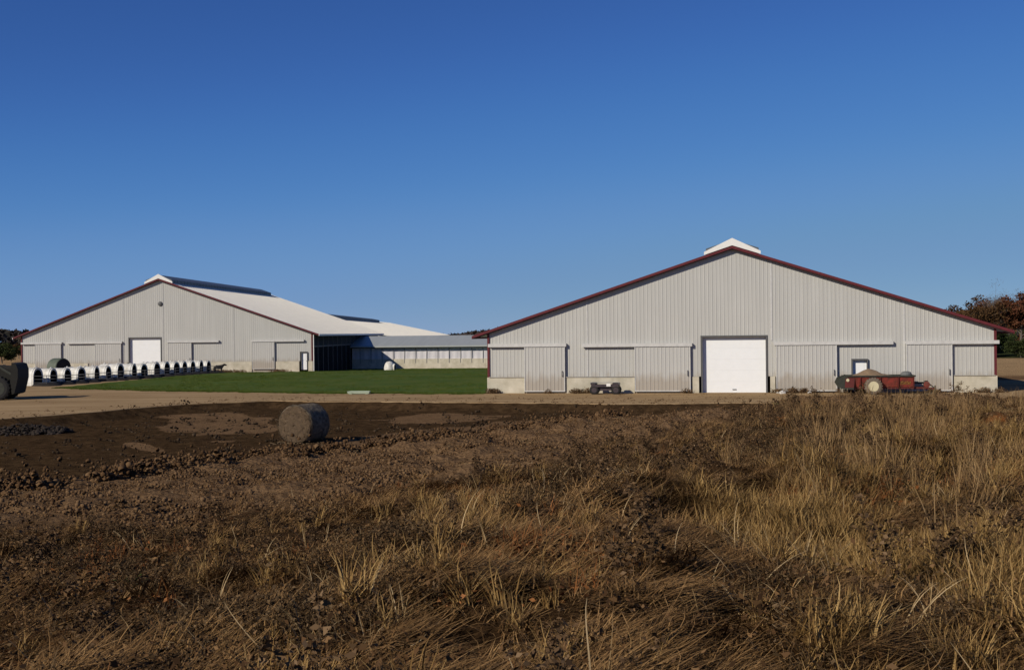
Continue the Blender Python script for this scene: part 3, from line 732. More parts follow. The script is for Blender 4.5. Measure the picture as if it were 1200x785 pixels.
hp.v = V; hp.f = [(i*(n2+1)+j, (i+1)*(n2+1)+j, (i+1)*(n2+1)+j+1, i*(n2+1)+j+1) for i in range(n1) for j in range(n2)]
hp.build('manure_load', m_load, ms, smooth=True, rec=False)
# rear beaters and side plates
bp = MB()
for s_ in (-1, 1):
    bp = MB(); bp.loft([[(x, s_*.74-.02, z) for x, z in ((-1.20, .30), (-1.10, 1.06), (-1.55, 1.16), (-2.02, .98), (-2.15, .70), (-1.95, .36))], [(x, s_*.74+.02, z) for x, z in ((-1.20, .30), (-1.10, 1.06), (-1.55, 1.16), (-2.02, .98), (-2.15, .70), (-1.95, .36))]]); bp.build('beater_plate', m_odark, ms)
for x, z in ((-1.75, .58), (-1.68, .92)):
    bt = MB(); bt.tube((x, -.72, z), (x, .72, z), .07)
    for k in range(11):
        yy = -.65+.13*k; a = k*.9
        for q in (0, math.pi): bt.beam((x, yy, z), (x+.24*math.cos(a+q), yy, z+.24*math.sin(a+q)), .05, .03)
    bt.build('beater', m_odark, ms)
rp_ = MB(); rp_.poly([(x, -.765, z) for x, z in ((-1.72, .42), (-1.20, .42), (-1.12, 1.0), (-1.66, .98))]); rp_.build('rear_panel', m_dred, ms, rec=False)
rd = MB(); rd.lathe([(.10, 0), (.08, -.03)], (-1.53, -.77, .86), 'y', 12); rd.build('reflector', m_cream, ms)
wheel(ms, -.08, -.86, .50, .30, -1); wheel(ms, -.08, .86, .50, .30, 1); wheel(ms, -.62, .70, .36, .24, 1, m_black)
ax = MB(); ax.tube((-.08, -.75, .50), (-.08, .75, .50), .05); ax.build('axle', m_odark, ms)
# tongue, drawbar, jack and drive guard
tg = MB(); tg.beam((2.3, -.42, .38), (3.55, -.02, .32), .09, .10); tg.beam((2.3, .42, .38), (3.55, .02, .32), .09, .10); tg.build('tongue', m_dred, ms)
tg = MB(); tg.tube((2.32, 0, .66), (3.05, 0, .66), .055); tg.build('drive_shaft', m_odark, ms)
tg = MB(); tg.lathe([(.05, -.16), (.17, -.14), (.19, -.05), (.19, .05), (.17, .14), (.05, .16)], (3.12, 0, .56), 'y', 16); tg.build('gear_guard', m_sred, ms)
tg = MB(); tg.beam((3.05, 0, .78), (3.55, 0, .36), .06, .06); tg.beam((2.95, 0, .75), (3.2, 0, .78), .06, .05); tg.tube((3.60, 0, .0), (3.60, 0, .50), .04); tg.lathe([(.12, 0), (.12, .03)], (3.60, 0, 0), 'z', 10); tg.box(3.0, 3.5, -.14, .14, .0, .10); tg.build('jack_stand', m_odark, ms)
tg = MB(); tg.lathe([(.12, .0), (.30, .02), (.33, .12), (.28, .24), (.12, .30)], (1.95, .0, 1.06), 'z', 14); tg.build('front_shield', simple('dull_grey_iron', (.14, .145, .14), .8), ms)
# illegible painted mark on the front panel
dk = MB()
for k in range(7):
    x = 1.52+.085*k; z = .72+.035*math.sin(k*2.1); y = -.70-.005
    yb = lambda zz: -.56-(zz-.36)/.7*.22-.008
    dk.quad((x, yb(z-.05), z-.05), (x+.055, yb(z-.03), z-.03), (x+.065, yb(z+.05), z+.05), (x+.012, yb(z+.04), z+.04))
dk.quad((1.50, -.56-(.61-.36)/.7*.22-.008, .61), (2.1, -.56-(.61-.36)/.7*.22-.008, .61), (2.1, -.56-(.635-.36)/.7*.22-.008, .635), (1.50, -.56-(.635-.36)/.7*.22-.008, .635))
dk.build('painted_mark', m_yel, ms, rec=False)

# ---------------------------------------------------------------- small dark farm cart by the sliding doors
m_cart = simple('dark_purple_brown_iron', (.055, .04, .045), .6, var=.4, scale=6)
X0, Y0 = ptground(709, 462)
ct = empty('farm_cart', (X0, Y0, g1(X0, Y0)+.02), -R(10), label='small dark flat farm cart on four tyres beside the concrete base of the right barn', cat='farm cart')
for x in (-.68, .68):
    for y in (-.36, .36): wheel(ct, x, y, .27, .20, -1 if y < 0 else 1, m_black, m_cart)
b_ = MB(); b_.box(-.88, .88, -.46, .46, .46, .60, .03); b_.build('deck', m_cart, ct)
b_ = MB(); b_.box(-.45, .45, -.30, .30, .22, .46, .03); b_.build('underframe', m_cart, ct)
b_ = MB(); b_.box(-.92, -.55, -.44, .44, .60, .74, .05); b_.build('side_box', m_cart, ct)
b_ = MB(); b_.box(.45, .90, -.44, .44, .60, .72, .05); b_.build('side_box', m_cart, ct)
b_ = MB(); b_.box(.10, .36, -.475, -.462, .50, .68); b_.build('plate', m_cap, ct)
b_ = MB(); b_.tube((-.9, -.46, .74), (.9, -.46, .74), .02); b_.tube((-.9, -.46, .60), (-.9, -.46, .74), .02); b_.tube((.9, -.46, .60), (.9, -.46, .74), .02); b_.build('hand_rail', m_steel, ct)

# ---------------------------------------------------------------- tractor at the left edge, nose into the picture
m_trk = simple('grimy_dark_paint', (.010, .009, .006), .8, var=.4, scale=3)
m_glass = mat('cab_glass', lambda n, l, p: (p.inputs['Base Color'].__setattr__('default_value', (.02, .025, .03, 1)), p.inputs['Roughness'].__setattr__('default_value', .08)))
X0, Y0 = ptground(2, 469.5)
tr = empty('tractor', (X0-2.95, Y0+1.0, g1(X0, Y0)+.02), R(4), label='dark tractor parked at the left edge of the gravel yard', cat='tractor')
t = MB(); t.loft([[(1.1, -.55, 1.0), (1.1, .55, 1.0), (1.1, .55, 2.1), (1.1, .4, 2.3), (1.1, -.4, 2.3), (1.1, -.55, 2.1)], [(3.3, -.48, 1.0), (3.3, .48, 1.0), (3.3, .48, 1.95), (3.3, .36, 2.12), (3.3, -.36, 2.12), (3.3, -.48, 1.95)], [(3.55, -.40, 1.05), (3.55, .40, 1.05), (3.55, .40, 1.80), (3.55, .3, 1.95), (3.55, -.3, 1.95), (3.55, -.40, 1.80)]])
t.build('hood', m_trk, tr)
t = MB(); t.box(-.9, 3.3, -.35, .35, .7, 1.0); t.build('chassis', m_odark, tr)
for y in (-.92, .92): wheel(tr, 2.55, y, .74, .46, -1 if y < 0 else 1, m_black, m_odark, 'front_wheel')
for y in (-1.0, 1.0): wheel(tr, 0, y, .95, .56, -1 if y < 0 else 1, m_black, m_odark, 'rear_wheel')
t = MB(); t.box(-.75, 1.05, -.75, .75, 1.2, 1.55); t.box(-.8, 1.1, -.8, .8, 2.85, 2.98, .05)
for x in (-.72, 1.02):
    for y in (-.72, .72): t.beam((x, y, 1.5), (x*.95, y*.95, 2.9), .08, .08, Vector((1, 0, 0)))
t.build('cab_frame', m_trk, tr)
t = MB(); t.box(-.66, .96, -.68, .68, 1.56, 2.84); t.build('cab_glass', m_glass, tr)
t = MB(); t.tube((1.6, .3, 2.2), (1.6, .3, 3.0), .05); t.build('exhaust_pipe', m_odark, tr)
t = MB(); t.loft([[(x, y, z) for x, z in ((3.40, .35), (3.55, .42), (3.68, .95), (3.78, 1.4), (3.78, 1.95), (3.66, 2.28), (3.40, 2.36), (3.30, 1.2))] for y in (-1.05, 1.05)])
t.build('raised_bucket', m_trk, tr)
for y in (-.6, .6):
    t = MB(); t.beam((.8, y, 1.7), (2.4, y, 2.15), .10, .16); t.beam((2.4, y, 2.15), (3.45, y, 1.5), .10, .14); t.build('loader_arm', m_odark, tr)

# ---------------------------------------------------------------- small things on the yard
X0, Y0 = ptground(420, 462.0)
m_pale = simple('pale_green_concrete', (.42, .50, .38), .8, var=.12)
tg_ = empty('feed_trough', (X0, Y0, g1(X0, Y0)+.05), R(-4), label='low pale green trough lying at the front edge of the lawn', cat='trough')
t = MB(); t.loft([[(-.70, -.22, 0), (.70, -.22, 0), (.70, .22, 0), (-.70, .22, 0)], [(-.74, -.27, .16), (.74, -.27, .16), (.74, .27, .16), (-.74, .27, .16)], [(-.70, -.23, .16), (.70, -.23, .16), (.70, .23, .16), (-.70, .23, .16)], [(-.67, -.19, .05), (.67, -.19, .05), (.67, .19, .05), (-.67, .19, .05)]]); t.build('basin', m_pale, tg_)
t = MB(); t.box(-.6, -.45, -.2, .2, -.06, 0); t.box(.45, .6, -.2, .2, -.06, 0); t.build('foot', m_pale, tg_)
def rock(name, x, y, z, sx_, sy_, sz_, m, **k):
    b = MB(); rings = []
    for i in range(7):
        q = -math.pi/2+math.pi*(i+.3)/6.6; rings.append([(math.cos(q)*math.cos(2*math.pi*j/9)*sx_*(1+.35*random.uniform(-1, 1)), math.cos(q)*math.sin(2*math.pi*j/9)*sy_*(1+.35*random.uniform(-1, 1)), math.sin(q)*sz_*(1+.2*random.uniform(-1, 1))) for j in range(9)])
    b.loft(rings, True); o = b.build(name, m, None); o.location = (x, y, z+sz_*.5); o.rotation_euler = (0, 0, random.uniform(0, 6)); return tag(o, **k)
m_rock = simple('pale_stone', (.60, .58, .53), .9, var=.1)
for xp, yp, s_, lb_ in ((911, 461, .12, 'small white stone at the foot of the big white door of the right barn'), (916.5, 461.5, .22, 'largest white stone beside the sliding door on the right barn'), (948, 461, .13, 'small white stone in front of the middle sliding door')):
    X0, Y0 = ptground(xp, yp); rock('stone', X0, Y0, g1(X0, Y0), s_, s_, s_*.6, m_rock, label=lb_, cat='stone', group='white stones at the foot of the right barn')
# heap of dark clods and roots at the left
hb = MB()
for k in range(1500):
    u = random.random(); x = -27.6+7.2*u; q = random.gauss(0, .38); hgt = (.10+.30*math.exp(-((u-.78)/.17)**2)+.10*max(0, 1-abs(q)))*max(0, 1-abs(q)/1.0)
    y = 53.4 + 1.2*u + q; z0 = g1(x, y); z = z0+random.uniform(0, max(hgt, .02)); s_ = random.uniform(.05, .15)
    rings = [[(x+math.cos(2*math.pi*j/5+k)*s_*c_*random.uniform(.7, 1.2), y+math.sin(2*math.pi*j/5+k)*s_*c_*random.uniform(.7, 1.2), z+o_*s_) for j in range(5)] for c_, o_ in ((.4, -.5), (1, 0), (.4, .5))]
    hb.loft(rings, True)
    if k % 7 == 0: hb.tube((x, y, z), (x+random.uniform(-.35, .35), y+random.uniform(-.2, .2), z+random.uniform(.05, .35)), .012, .004, 4)
m_clodd = simple('dark_wet_clods', (.035, .024, .016), .95, var=.5, scale=5, dirt=(.02, .014, .01))
tag(hb.build('clod_heap', m_clodd, None), label='low heap of dark soil clods and roots on the left, between the gravel and hollow', cat='soil heap')

# ---------------------------------------------------------------- trees
def leaf_mat(name, cols, tr=.0):
    def b(n, l, p):
        a = n.new('ShaderNodeAttribute'); a.attribute_name = 'tone'
        oi = n.new('ShaderNodeObjectInfo')
        m_ = n.new('ShaderNodeMath'); m_.operation = 'MULTIPLY_ADD'; m_.inputs[1].default_value = .3; l.new(oi.outputs['Random'], m_.inputs[0]); l.new(a.outputs['Fac'], m_.inputs[2])
        m2 = n.new('ShaderNodeMath'); m2.operation = 'SUBTRACT'; m2.inputs[1].default_value = .15; l.new(m_.outputs[0], m2.inputs[0])
        r_ = n.new('ShaderNodeValToRGB'); e = r_.color_ramp.elements
        while len(e) < len(cols): e.new(.5)
        for i, c_ in enumerate(cols): e[i].position = i/(len(cols)-1); e[i].color = (*c_, 1)
        l.new(m2.outputs[0], r_.inputs[0]); l.new(r_.outputs[0], p.inputs['Base Color']); p.inputs['Roughness'].default_value = .9; p.inputs['Specular IOR Level'].default_value = .05
    return mat(name, b)
def np_mesh(name, V, F4, m, tone=None, parent=None):
    me = bpy.data.meshes.new(name); V = np.asarray(V, float); F4 = np.asarray(F4, np.int32)
    me.vertices.add(len(V)); me.vertices.foreach_set('co', V.ravel())
    me.loops.add(F4.size); me.loops.foreach_set('vertex_index', F4.ravel())
    me.polygons.add(len(F4)); me.polygons.foreach_set('loop_start', (np.arange(len(F4))*F4.shape[1]).astype(np.int32)); me.update(calc_edges=True)
    if tone is not None:
        at = me.attributes.new('tone', 'FLOAT', 'POINT'); at.data.foreach_set('value', np.asarray(tone, np.float32))
    me.materials.append(m); o = bpy.data.objects.new(name, me)
    if parent is not False: C.objects.link(o); o.parent = parent
    return o
m_bark = simple('grey_bark', (.13, .11, .09), .9, var=.3, scale=4)
TREEM = {'brown': leaf_mat('brown_foliage', [(.045, .024, .012), (.09, .05, .022), (.13, .08, .034)]),
         'green': leaf_mat('dark_foliage', [(.018, .028, .010), (.04, .055, .018), (.06, .065, .025)]),
         'rust': leaf_mat('rust_foliage', [(.06, .022, .014), (.11, .042, .022), (.14, .075, .035)]),
         'bare': leaf_mat('bare_twigs', [(.07, .055, .045), (.12, .10, .085), (.16, .14, .12)])}
def make_tree(kind, H, seed, spread=.42):
    rg = np.random.default_rng(seed); t = empty('tree', (0, 0, 0))
    tk = MB(); tips = []
    lean = rg.normal(0, .04, 2)
    top = Vector((lean[0]*H, lean[1]*H, H*.72)); tk.tube((0, 0, -.4), tuple(top*.5), .024*H, .016*H, 8); tk.tube(tuple(top*.5), tuple(top), .016*H, .005*H, 7)
    nb = 16
    for k in range(nb):
        f = rg.uniform(.28, .95); p = top*f; a = k*2.4+rg.uniform(-.4, .4); el_ = rg.uniform(.35, 1.1); ln = H*spread*(1.15-f*.6)*rg.uniform(.7, 1.1)
        q = p+Vector((math.cos(a)*math.cos(el_), math.sin(a)*math.cos(el_), math.sin(el_)))*ln
        tk.tube(tuple(p), tuple(q), .009*H*(1.1-f*.6), .002*H, 5); tips.append(q); tips.append(p.lerp(q, .62))
        for j in range(3 if kind != 'bare' else 7):
            s0 = p.lerp(q, rg.uniform(.35, .9)); e_ = s0+Vector(rg.normal(0, .11, 3)*H)+Vector((0, 0, H*.06)); tk.tube(tuple(s0), tuple(e_), .0035*H, .001*H, 4); tips.append(e_)
    tk.build('trunk', m_bark, t)
    tips = np.array([tuple(x) for x in tips])
    nl = 8000 if kind != 'bare' else 3400
    c = tips[rg.integers(0, len(tips), nl)]; rad = H*(.085 if kind != 'bare' else .10)
    d = rg.normal(0, 1, (nl, 3)); d /= np.linalg.norm(d, axis=1)[:, None]
    ctr = c + d*(rad*rg.uniform(.2, 1.25, nl)**.7)[:, None]*np.array([1.15, 1.15, .85])
    if kind == 'bare': sz = np.stack([rg.uniform(.22, .5, nl), rg.uniform(.012, .03, nl)], 1)*H/12
    else: sz = rg.uniform(.10, .26, (nl, 2))*H/12
    u = rg.normal(0, 1, (nl, 3)); u[:, 2] = np.abs(u[:, 2])*(1.5 if kind == 'bare' else .7); u /= np.linalg.norm(u, axis=1)[:, None]
    v = np.cross(u, rg.normal(0, 1, (nl, 3))); v /= np.linalg.norm(v, axis=1)[:, None]
    u *= sz[:, :1]; v *= sz[:, 1:]
    V = np.stack([ctr-u-v*.3, ctr-v, ctr+u, ctr+v], 1).reshape(-1, 3)
    F = np.arange(nl*4).reshape(-1, 4)
    tone = np.repeat(np.clip(.5+.5*vnoise(c[:, 0]*.6, c[:, 2]*.6+c[:, 1], seed)+rg.normal(0, .15, nl), 0, 1), 4)
    np_mesh('crown', V, F, TREEM[kind], tone, t)
    return t
protos = {(k, i): make_tree(k, 12, 100+j*7+i) for j, k in enumerate(('brown', 'green', 'rust', 'bare')) for i in range(2)}
for t_ in protos.values(): remember(t_)
used = {}
def put_tree(kind, var, xp, Y, top_px, lab, grp, wide=1.0):
    X = (xp-600)/FPX*Y; z = g1(X, Y); hy = 390-.0108*(xp-600)
    H = (hy-top_px)/FPX*Y + CAM_H - z
    key = (kind, var); o = protos[key] if key not in used else copy_tree(protos[key]); used[key] = 1
    if kind == 'green': z -= .16*H; H *= 1.16
    o.location = (X, Y, z); s_ = H/12.6; o.scale = (s_*wide, s_*wide, s_); o.rotation_euler = (0, 0, (xp*7.3+Y) % 6.28)
    tag(o, label=lab, cat='tree', group=grp)
G1 = 'autumn trees on the hillside right of the right barn'
spec = [('brown', 0, 1126, 200, 358, 'leftmost brown leaved tree just above the right roof slope', 1.15), ('brown', 1, 1140, 205, 352, 'tall brown leaved tree between two others above the red roof edge', 1.2), ('brown', 0, 1154, 215, 357, 'brown leaved tree above the right eave of the right barn', 1.3),
        ('bare', 0, 1172, 222, 342, 'bare grey tree, the tallest on the hillside right of the barn', 1.1), ('bare', 1, 1183, 232, 344, 'second bare grey tree, between the tallest one and the picture edge', 1.1), ('rust', 0, 1196, 214, 346, 'rust red tree at the right edge of the picture', 1.1),
        ('green', 0, 1134, 186, 372, 'dark green tree low behind the right roof slope', 1.4), ('green', 1, 1148, 188, 378, 'dark green bushy tree behind the right roof end', 1.4), ('green', 0, 1166, 192, 379, 'dark green tree on the slope just outside the right roof end', 1.3), 
        ('rust', 1, 1160, 250, 350, 'dim rust brown tree behind the bare grey trees', 1.3), ('brown', 1, 1206, 236, 352, 'brown tree cut by the right picture edge', 1.3), ('green', 1, 1197, 183, 392, 'short dark green tree at the foot of the right hillside', 1.5), ('bare', 0, 1192, 250, 350, 'bare tree behind the rust red one at the right edge', 1.1)]
for k_, v_, xp, Y, tp, lab, wd in spec: put_tree(k_, v_, xp, Y, tp-4 if xp > 1150 and tp < 370 else tp, lab, G1, wd)
G2 = 'dark trees beyond the left barn at the left edge'
for k_, v_, xp, Y, tp, lab in (('green', 0, 3, 190, 399, 'dark tree at the very left edge beyond the left barn'), ('green', 1, 13, 205, 403, 'dark tree between the picture edge and the left barn corner'), ('brown', 0, 22, 230, 402, 'dark brown tree touching the left wall of the left barn'), ('green', 1, -9, 180, 398, 'dark tree beyond the left edge of the yard')):
    if xp > 0: put_tree(k_, v_, xp, Y, tp, lab, G2, 1.3)
for k_, t_ in protos.items():
    if k_ not in used:
        for ch in list(t_.children): bpy.data.objects.remove(ch)
        bpy.data.objects.remove(t_)
# far wood along the horizon: reads as one mass
nl = 60000; th = rng.uniform(-1.25, 1.25, nl); dist = rng.uniform(500, 560, nl)
X = np.sin(th)*dist; Y = np.cos(th)*dist
top = 7.5+4.5*fbm(X*.03, Y*0+1, 5, 3)+2.5*vnoise(X*.12, Y*0, 9)
Z = ground(X, Y)+top*rng.uniform(0, 1, nl)**.7
ctr = np.stack([X, Y, Z], 1); u = rng.normal(0, 1, (nl, 3)); u /= np.linalg.norm(u, axis=1)[:, None]; v = np.cross(u, rng.normal(0, 1, (nl, 3))); v /= np.linalg.norm(v, axis=1)[:, None]
u *= rng.uniform(.7, 1.6, (nl, 1)); v *= rng.uniform(.5, 1.1, (nl, 1))
V = np.stack([ctr-u, ctr-v, ctr+u, ctr+v], 1).reshape(-1, 3)
m_wood = leaf_mat('far_wood', [(.03, .03, .025), (.06, .045, .04), (.07, .055, .05)])
tag(np_mesh('far_wood', V, np.arange(nl*4).reshape(-1, 4), m_wood, np.repeat(np.clip(.5+vnoise(X*.06, Y*.06, 3), 0, 1), 4)), kind='stuff', label='far wooded ridge seen between the barns', cat='wood')

# ---------------------------------------------------------------- grasses, weeds and clods (instanced tufts)
def blades(rg, n, L, wd, lean=.5, spreadr=.06, curl=1.0, seg=4, dirbias=None, lmin=.1, sw=.5):
    """n arching tapered blades; returns verts, quads, tone"""
    a = rg.uniform(0, 2*np.pi, n); r0 = spreadr*np.sqrt(rg.uniform(0, 1, n))
    base = np.stack([r0*np.cos(a*3.1), r0*np.sin(a*3.1), np.zeros(n)-.02], 1)
    if dirbias is not None: a = dirbias+rg.normal(0, .45, n)
    l_ = L*rg.uniform(.45, 1.0, n); th0 = lean*rg.uniform(lmin, 1, n); cu = curl*rg.uniform(.3, 1.3, n); w0 = wd*rg.uniform(.6, 1.3, n)
    swi = rg.normal(0, sw, n); a0 = a
    P = base.copy(); Vs = []; tn = rg.uniform(0, 1, n)
    for k in range(seg+1):
        f = k/seg; ww = (w0*(1-f)**.6*.5+.0004)[:, None]; a = a0+swi*f*1.6; side = np.stack([-np.sin(a), np.cos(a), np.zeros(n)], 1)
        Vs.append(P-side*ww); Vs.append(P+side*ww)
        th = th0+cu*f; st = l_/seg
        P = P+np.stack([np.sin(th)*np.cos(a)*st, np.sin(th)*np.sin(a)*st, np.cos(th)*st], 1)
        P[:, 2] = np.maximum(P[:, 2], .01)
    V = np.stack(Vs, 1)
    m_ = 2*(seg+1); idx = np.arange(n)[:, None]*m_
    F = np.concatenate([idx+np.array([[2*k, 2*k+1, 2*k+3, 2*k+2]]) for k in range(seg)], 0)
    return V.reshape(-1, 3), F, np.repeat(tn, m_)
def leaves(rg, n, size, rad, zmax, flat=.5):
    c = np.stack([rg.normal(0, rad, n), rg.normal(0, rad, n), rg.uniform(0, zmax, n)], 1)
    u = rg.normal(0, 1, (n, 3)); u[:, 2] *= flat; u /= np.linalg.norm(u, axis=1)[:, None]
    v = np.cross(u, rg.normal(0, 1, (n, 3))); v /= np.linalg.norm(v, axis=1)[:, None]
    s_ = size*rg.uniform(.4, 1.3, (n, 1)); u *= s_; v *= s_*rg.uniform(.3, .7, (n, 1))
    w_ = np.cross(u, v)/np.maximum(s_, 1e-4)*rg.uniform(-.8, .8, (n, 1))
    V = np.stack([c-u, c-v+w_, c+u, c+v+w_], 1).reshape(-1, 3)
    return V, np.arange(n*4).reshape(-1, 4), np.repeat(rg.uniform(0, 1, n), 4)
def join(parts):
    Vs, Fs, Ts, o = [], [], [], 0
    for V, F, T in parts: Vs.append(V); Fs.append(F+o); Ts.append(T); o += len(V)
    return np.concatenate(Vs), np.concatenate(Fs), np.concatenate(Ts)
def weed(rg, H, w_=.006):
    """dead broad-leaf weed: branching stems with seed heads and curled leaves"""
    parts = []
    for s_ in range(4):
        a = rg.uniform(0, 6.28); h = H*rg.uniform(.6, 1); top = np.array([math.cos(a)*h*.3, math.sin(a)*h*.3, h]); segs = [(np.zeros(3), top, w_)]
        for k in range(7):
            f = rg.uniform(.3, .95); p = top*f; b = rg.uniform(0, 6.28); q = p+np.array([math.cos(b)*.5, math.sin(b)*.5, .8])*h*.25*(1.2-f); segs.append((p, q, w_*.6))
            V, F, T = leaves(rg, 9, .018, .02, .05); parts.append((V+q-np.array([0, 0, .02]), F, T*.6))
        for p, q, ww in segs:
            d = q-p; sd = np.cross(d, rg.normal(0, 1, 3)); sd = sd/np.linalg.norm(sd)*ww*.5; s2 = np.cross(d, sd); s2 = s2/np.linalg.norm(s2)*ww*.5
            parts.append((np.array([p-sd, p+sd, q+sd*.4, q-sd*.4]), np.array([[0, 1, 2, 3]]), np.full(4, .5))); parts.append((np.array([p-s2, p+s2, q+s2*.4, q-s2*.4]), np.array([[0, 1, 2, 3]]), np.full(4, .5)))
        V, F, T = leaves(rg, 22, .017, .07, h*.8); parts.append((V, F, T*.7))
    return join(parts)
MG = {'gold': leaf_mat('golden_dry_grass', [(.10, .054, .018), (.26, .155, .054), (.44, .29, .115)]),
      'brown': leaf_mat('brown_dry_grass', [(.045, .023, .009), (.17, .094, .036), (.36, .215, .09)]),
      'dark': leaf_mat('dark_dead_leaves', [(.028, .018, .009), (.072, .045, .022), (.16, .105, .055)]),
      'weed': leaf_mat('brown_weed_stems', [(.055, .032, .017), (.14, .085, .043), (.27, .18, .10)]),
      'green': leaf_mat('green_weeds', [(.02, .05, .01), (.05, .10, .02), (.10, .16, .05)]),
      'pale': leaf_mat('pale_straw_blades', [(.22, .14, .06), (.38, .265, .13), (.50, .37, .20)]),
      'soil': leaf_mat('soil_crumbs', [(.055, .030, .014), (.115, .066, .032), (.18, .11, .055)]),
      'lawn': leaf_mat('lawn_blades', [(.045, .08, .012), (.08, .12, .018), (.14, .15, .04)]),
      'dsoil': leaf_mat('damp_soil_crumbs', [(.018, .012, .008), (.04, .027, .016), (.08, .055, .033)]),
      'litter': leaf_mat('litter_leaves', [(.035, .019, .009), (.095, .050, .022), (.19, .11, .05)]),
      'tan': leaf_mat('tan_short_grass', [(.13, .075, .033), (.25, .155, .07), (.36, .235, .11)]),
      'rust': leaf_mat('rust_bracken', [(.09, .032, .012), (.20, .08, .025), (.30, .13, .05)])}
def variants(name, fn, m, n=3):
    col = bpy.data.collections.new(name)
    for k in range(n):
        V, F, T = fn(np.random.default_rng(hash(name) % 1 + 31*k+len(name)))
        o = np_mesh(name, V, F, m, T, False); col.objects.link(o)
    return col
def crumb(rg):
    parts = []
    for k in range(14):
        c = np.array([rg.normal(0, .12), rg.normal(0, .12), 0]); s_ = .010+.034*rg.uniform(0, 1)**2.2; z = rg.uniform(-.3, .4)*s_
        ang = np.arange(6)/6*2*np.pi
        V = np.concatenate([np.stack([c[0]+np.cos(ang)*s_*q*rg.uniform(.7, 1.2, 6), c[1]+np.sin(ang)*s_*q*rg.uniform(.7, 1.2, 6), np.full(6, z+o_*s_)], 1) for q, o_ in ((.9, -.4), (1, .2), (.5, .7))])
        F = [[r_*6+j, r_*6+(j+1) % 6, (r_+1)*6+(j+1) % 6, (r_+1)*6+j] for r_ in (0, 1) for j in range(6)]+[[12, 13, 14, 15], [12, 15, 16, 17]]
        parts.append((V, np.array(F), np.full(18, rg.uniform(0, 1))))
    return join(parts)
def debris(rg):
    V, F, T = blades(rg, 26, .22, .007, 1.55, .25, .1, 2); V[:, 2] = np.abs(V[:, 2])*.25+rg.uniform(.0, .03); return V, F, T

def scatter(name, fn, m, X, Y, scale, seed, tilt=.15, lab=None, yawdir=None, sink=0.0, cat='grass'):
    """one object: a point cloud mesh on the ground carrying instanced tufts"""
    rg = np.random.default_rng(seed); n = len(X)
    Z = ground(X, Y) - sink
    me = bpy.data.meshes.new(name); me.vertices.add(n); me.vertices.foreach_set('co', np.stack([X, Y, Z], 1).ravel())
    yaw = rg.uniform(0, 2*np.pi, n) if yawdir is None else yawdir
    rot = np.stack([rg.normal(0, tilt, n), rg.normal(0, tilt, n), yaw], 1)
    a = me.attributes.new('rot', 'FLOAT_VECTOR', 'POINT'); a.data.foreach_set('vector', rot.ravel().astype(np.float32))
    a = me.attributes.new('scl', 'FLOAT', 'POINT'); a.data.foreach_set('value', scale.astype(np.float32))
    o = bpy.data.objects.new(name, me); C.objects.link(o)
    ng = bpy.data.node_groups.new(name, 'GeometryNodeTree')
    ng.interface.new_socket('Geometry', in_out='INPUT', socket_type='NodeSocketGeometry'); ng.interface.new_socket('Geometry', in_out='OUTPUT', socket_type='NodeSocketGeometry')
    nn = ng.nodes; gi = nn.new('NodeGroupInput'); go = nn.new('NodeGroupOutput'); ip = nn.new('GeometryNodeInstanceOnPoints')
    ci = nn.new('GeometryNodeCollectionInfo'); ci.inputs['Collection'].default_value = variants(name, fn, m); ci.inputs['Separate Children'].default_value = True; ci.inputs['Reset Children'].default_value = True
    ra = nn.new('GeometryNodeInputNamedAttribute'); ra.data_type = 'FLOAT_VECTOR'; ra.inputs[0].default_value = 'rot'
    sa = nn.new('GeometryNodeInputNamedAttribute'); sa.data_type = 'FLOAT'; sa.inputs[0].default_value = 'scl'
    lk = ng.links
    lk.new(gi.outputs[0], ip.inputs['Points']); lk.new(ci.outputs[0], ip.inputs['Instance']); ip.inputs['Pick Instance'].default_value = True
    er = nn.new('FunctionNodeEulerToRotation'); lk.new(ra.outputs[0], er.inputs[0]); lk.new(er.outputs[0], ip.inputs['Rotation']); lk.new(sa.outputs[0], ip.inputs['Scale'])
    lk.new(ip.outputs[0], go.inputs[0])
    md = o.modifiers.new('tufts', 'NODES'); md.node_group = ng
    tag(o, kind='stuff', label=lab, cat=cat); return o

# candidate points over the bank, denser near the camera
def candidates(n, seed, y0=3.0, y1=56, half=.66, power=1.0):
    n = int(n*1.45)
    rg = np.random.default_rng(seed)
    # density falls off with distance so that the picture is covered evenly but not thinly far away
    u = rg.uniform(0, 1, n); Y = (y0**.45+u*(y1**.45-y0**.45))**(1/.45)
    X = rg.uniform(-1, 1, n)*(half*Y+2.2)
    a_, b_, _ = proj(np.stack([X, Y, ground(X, Y)], 1))
    zc = np.interp(X/np.maximum(Y, 3), _ca, _cz)
    return rg, X, Y, a_, b_, Y < zc+np.where(a_ > 900, 4, .2)
def edge(a_): return np.interp(a_, [-80, 0, 200, 400, 600, 750, 880, 1300], [640, 632, 618, 598, 560, 528, 492, 470])
def blob(a_, b_, cx, cy, rx, ry, rot=0):
    c_, s_ = math.cos(rot), math.sin(rot); u = ((a_-cx)*c_+(b_-cy)*s_)/rx; v = (-(a_-cx)*s_+(b_-cy)*c_)/ry
    return np.exp(-(u*u+v*v))
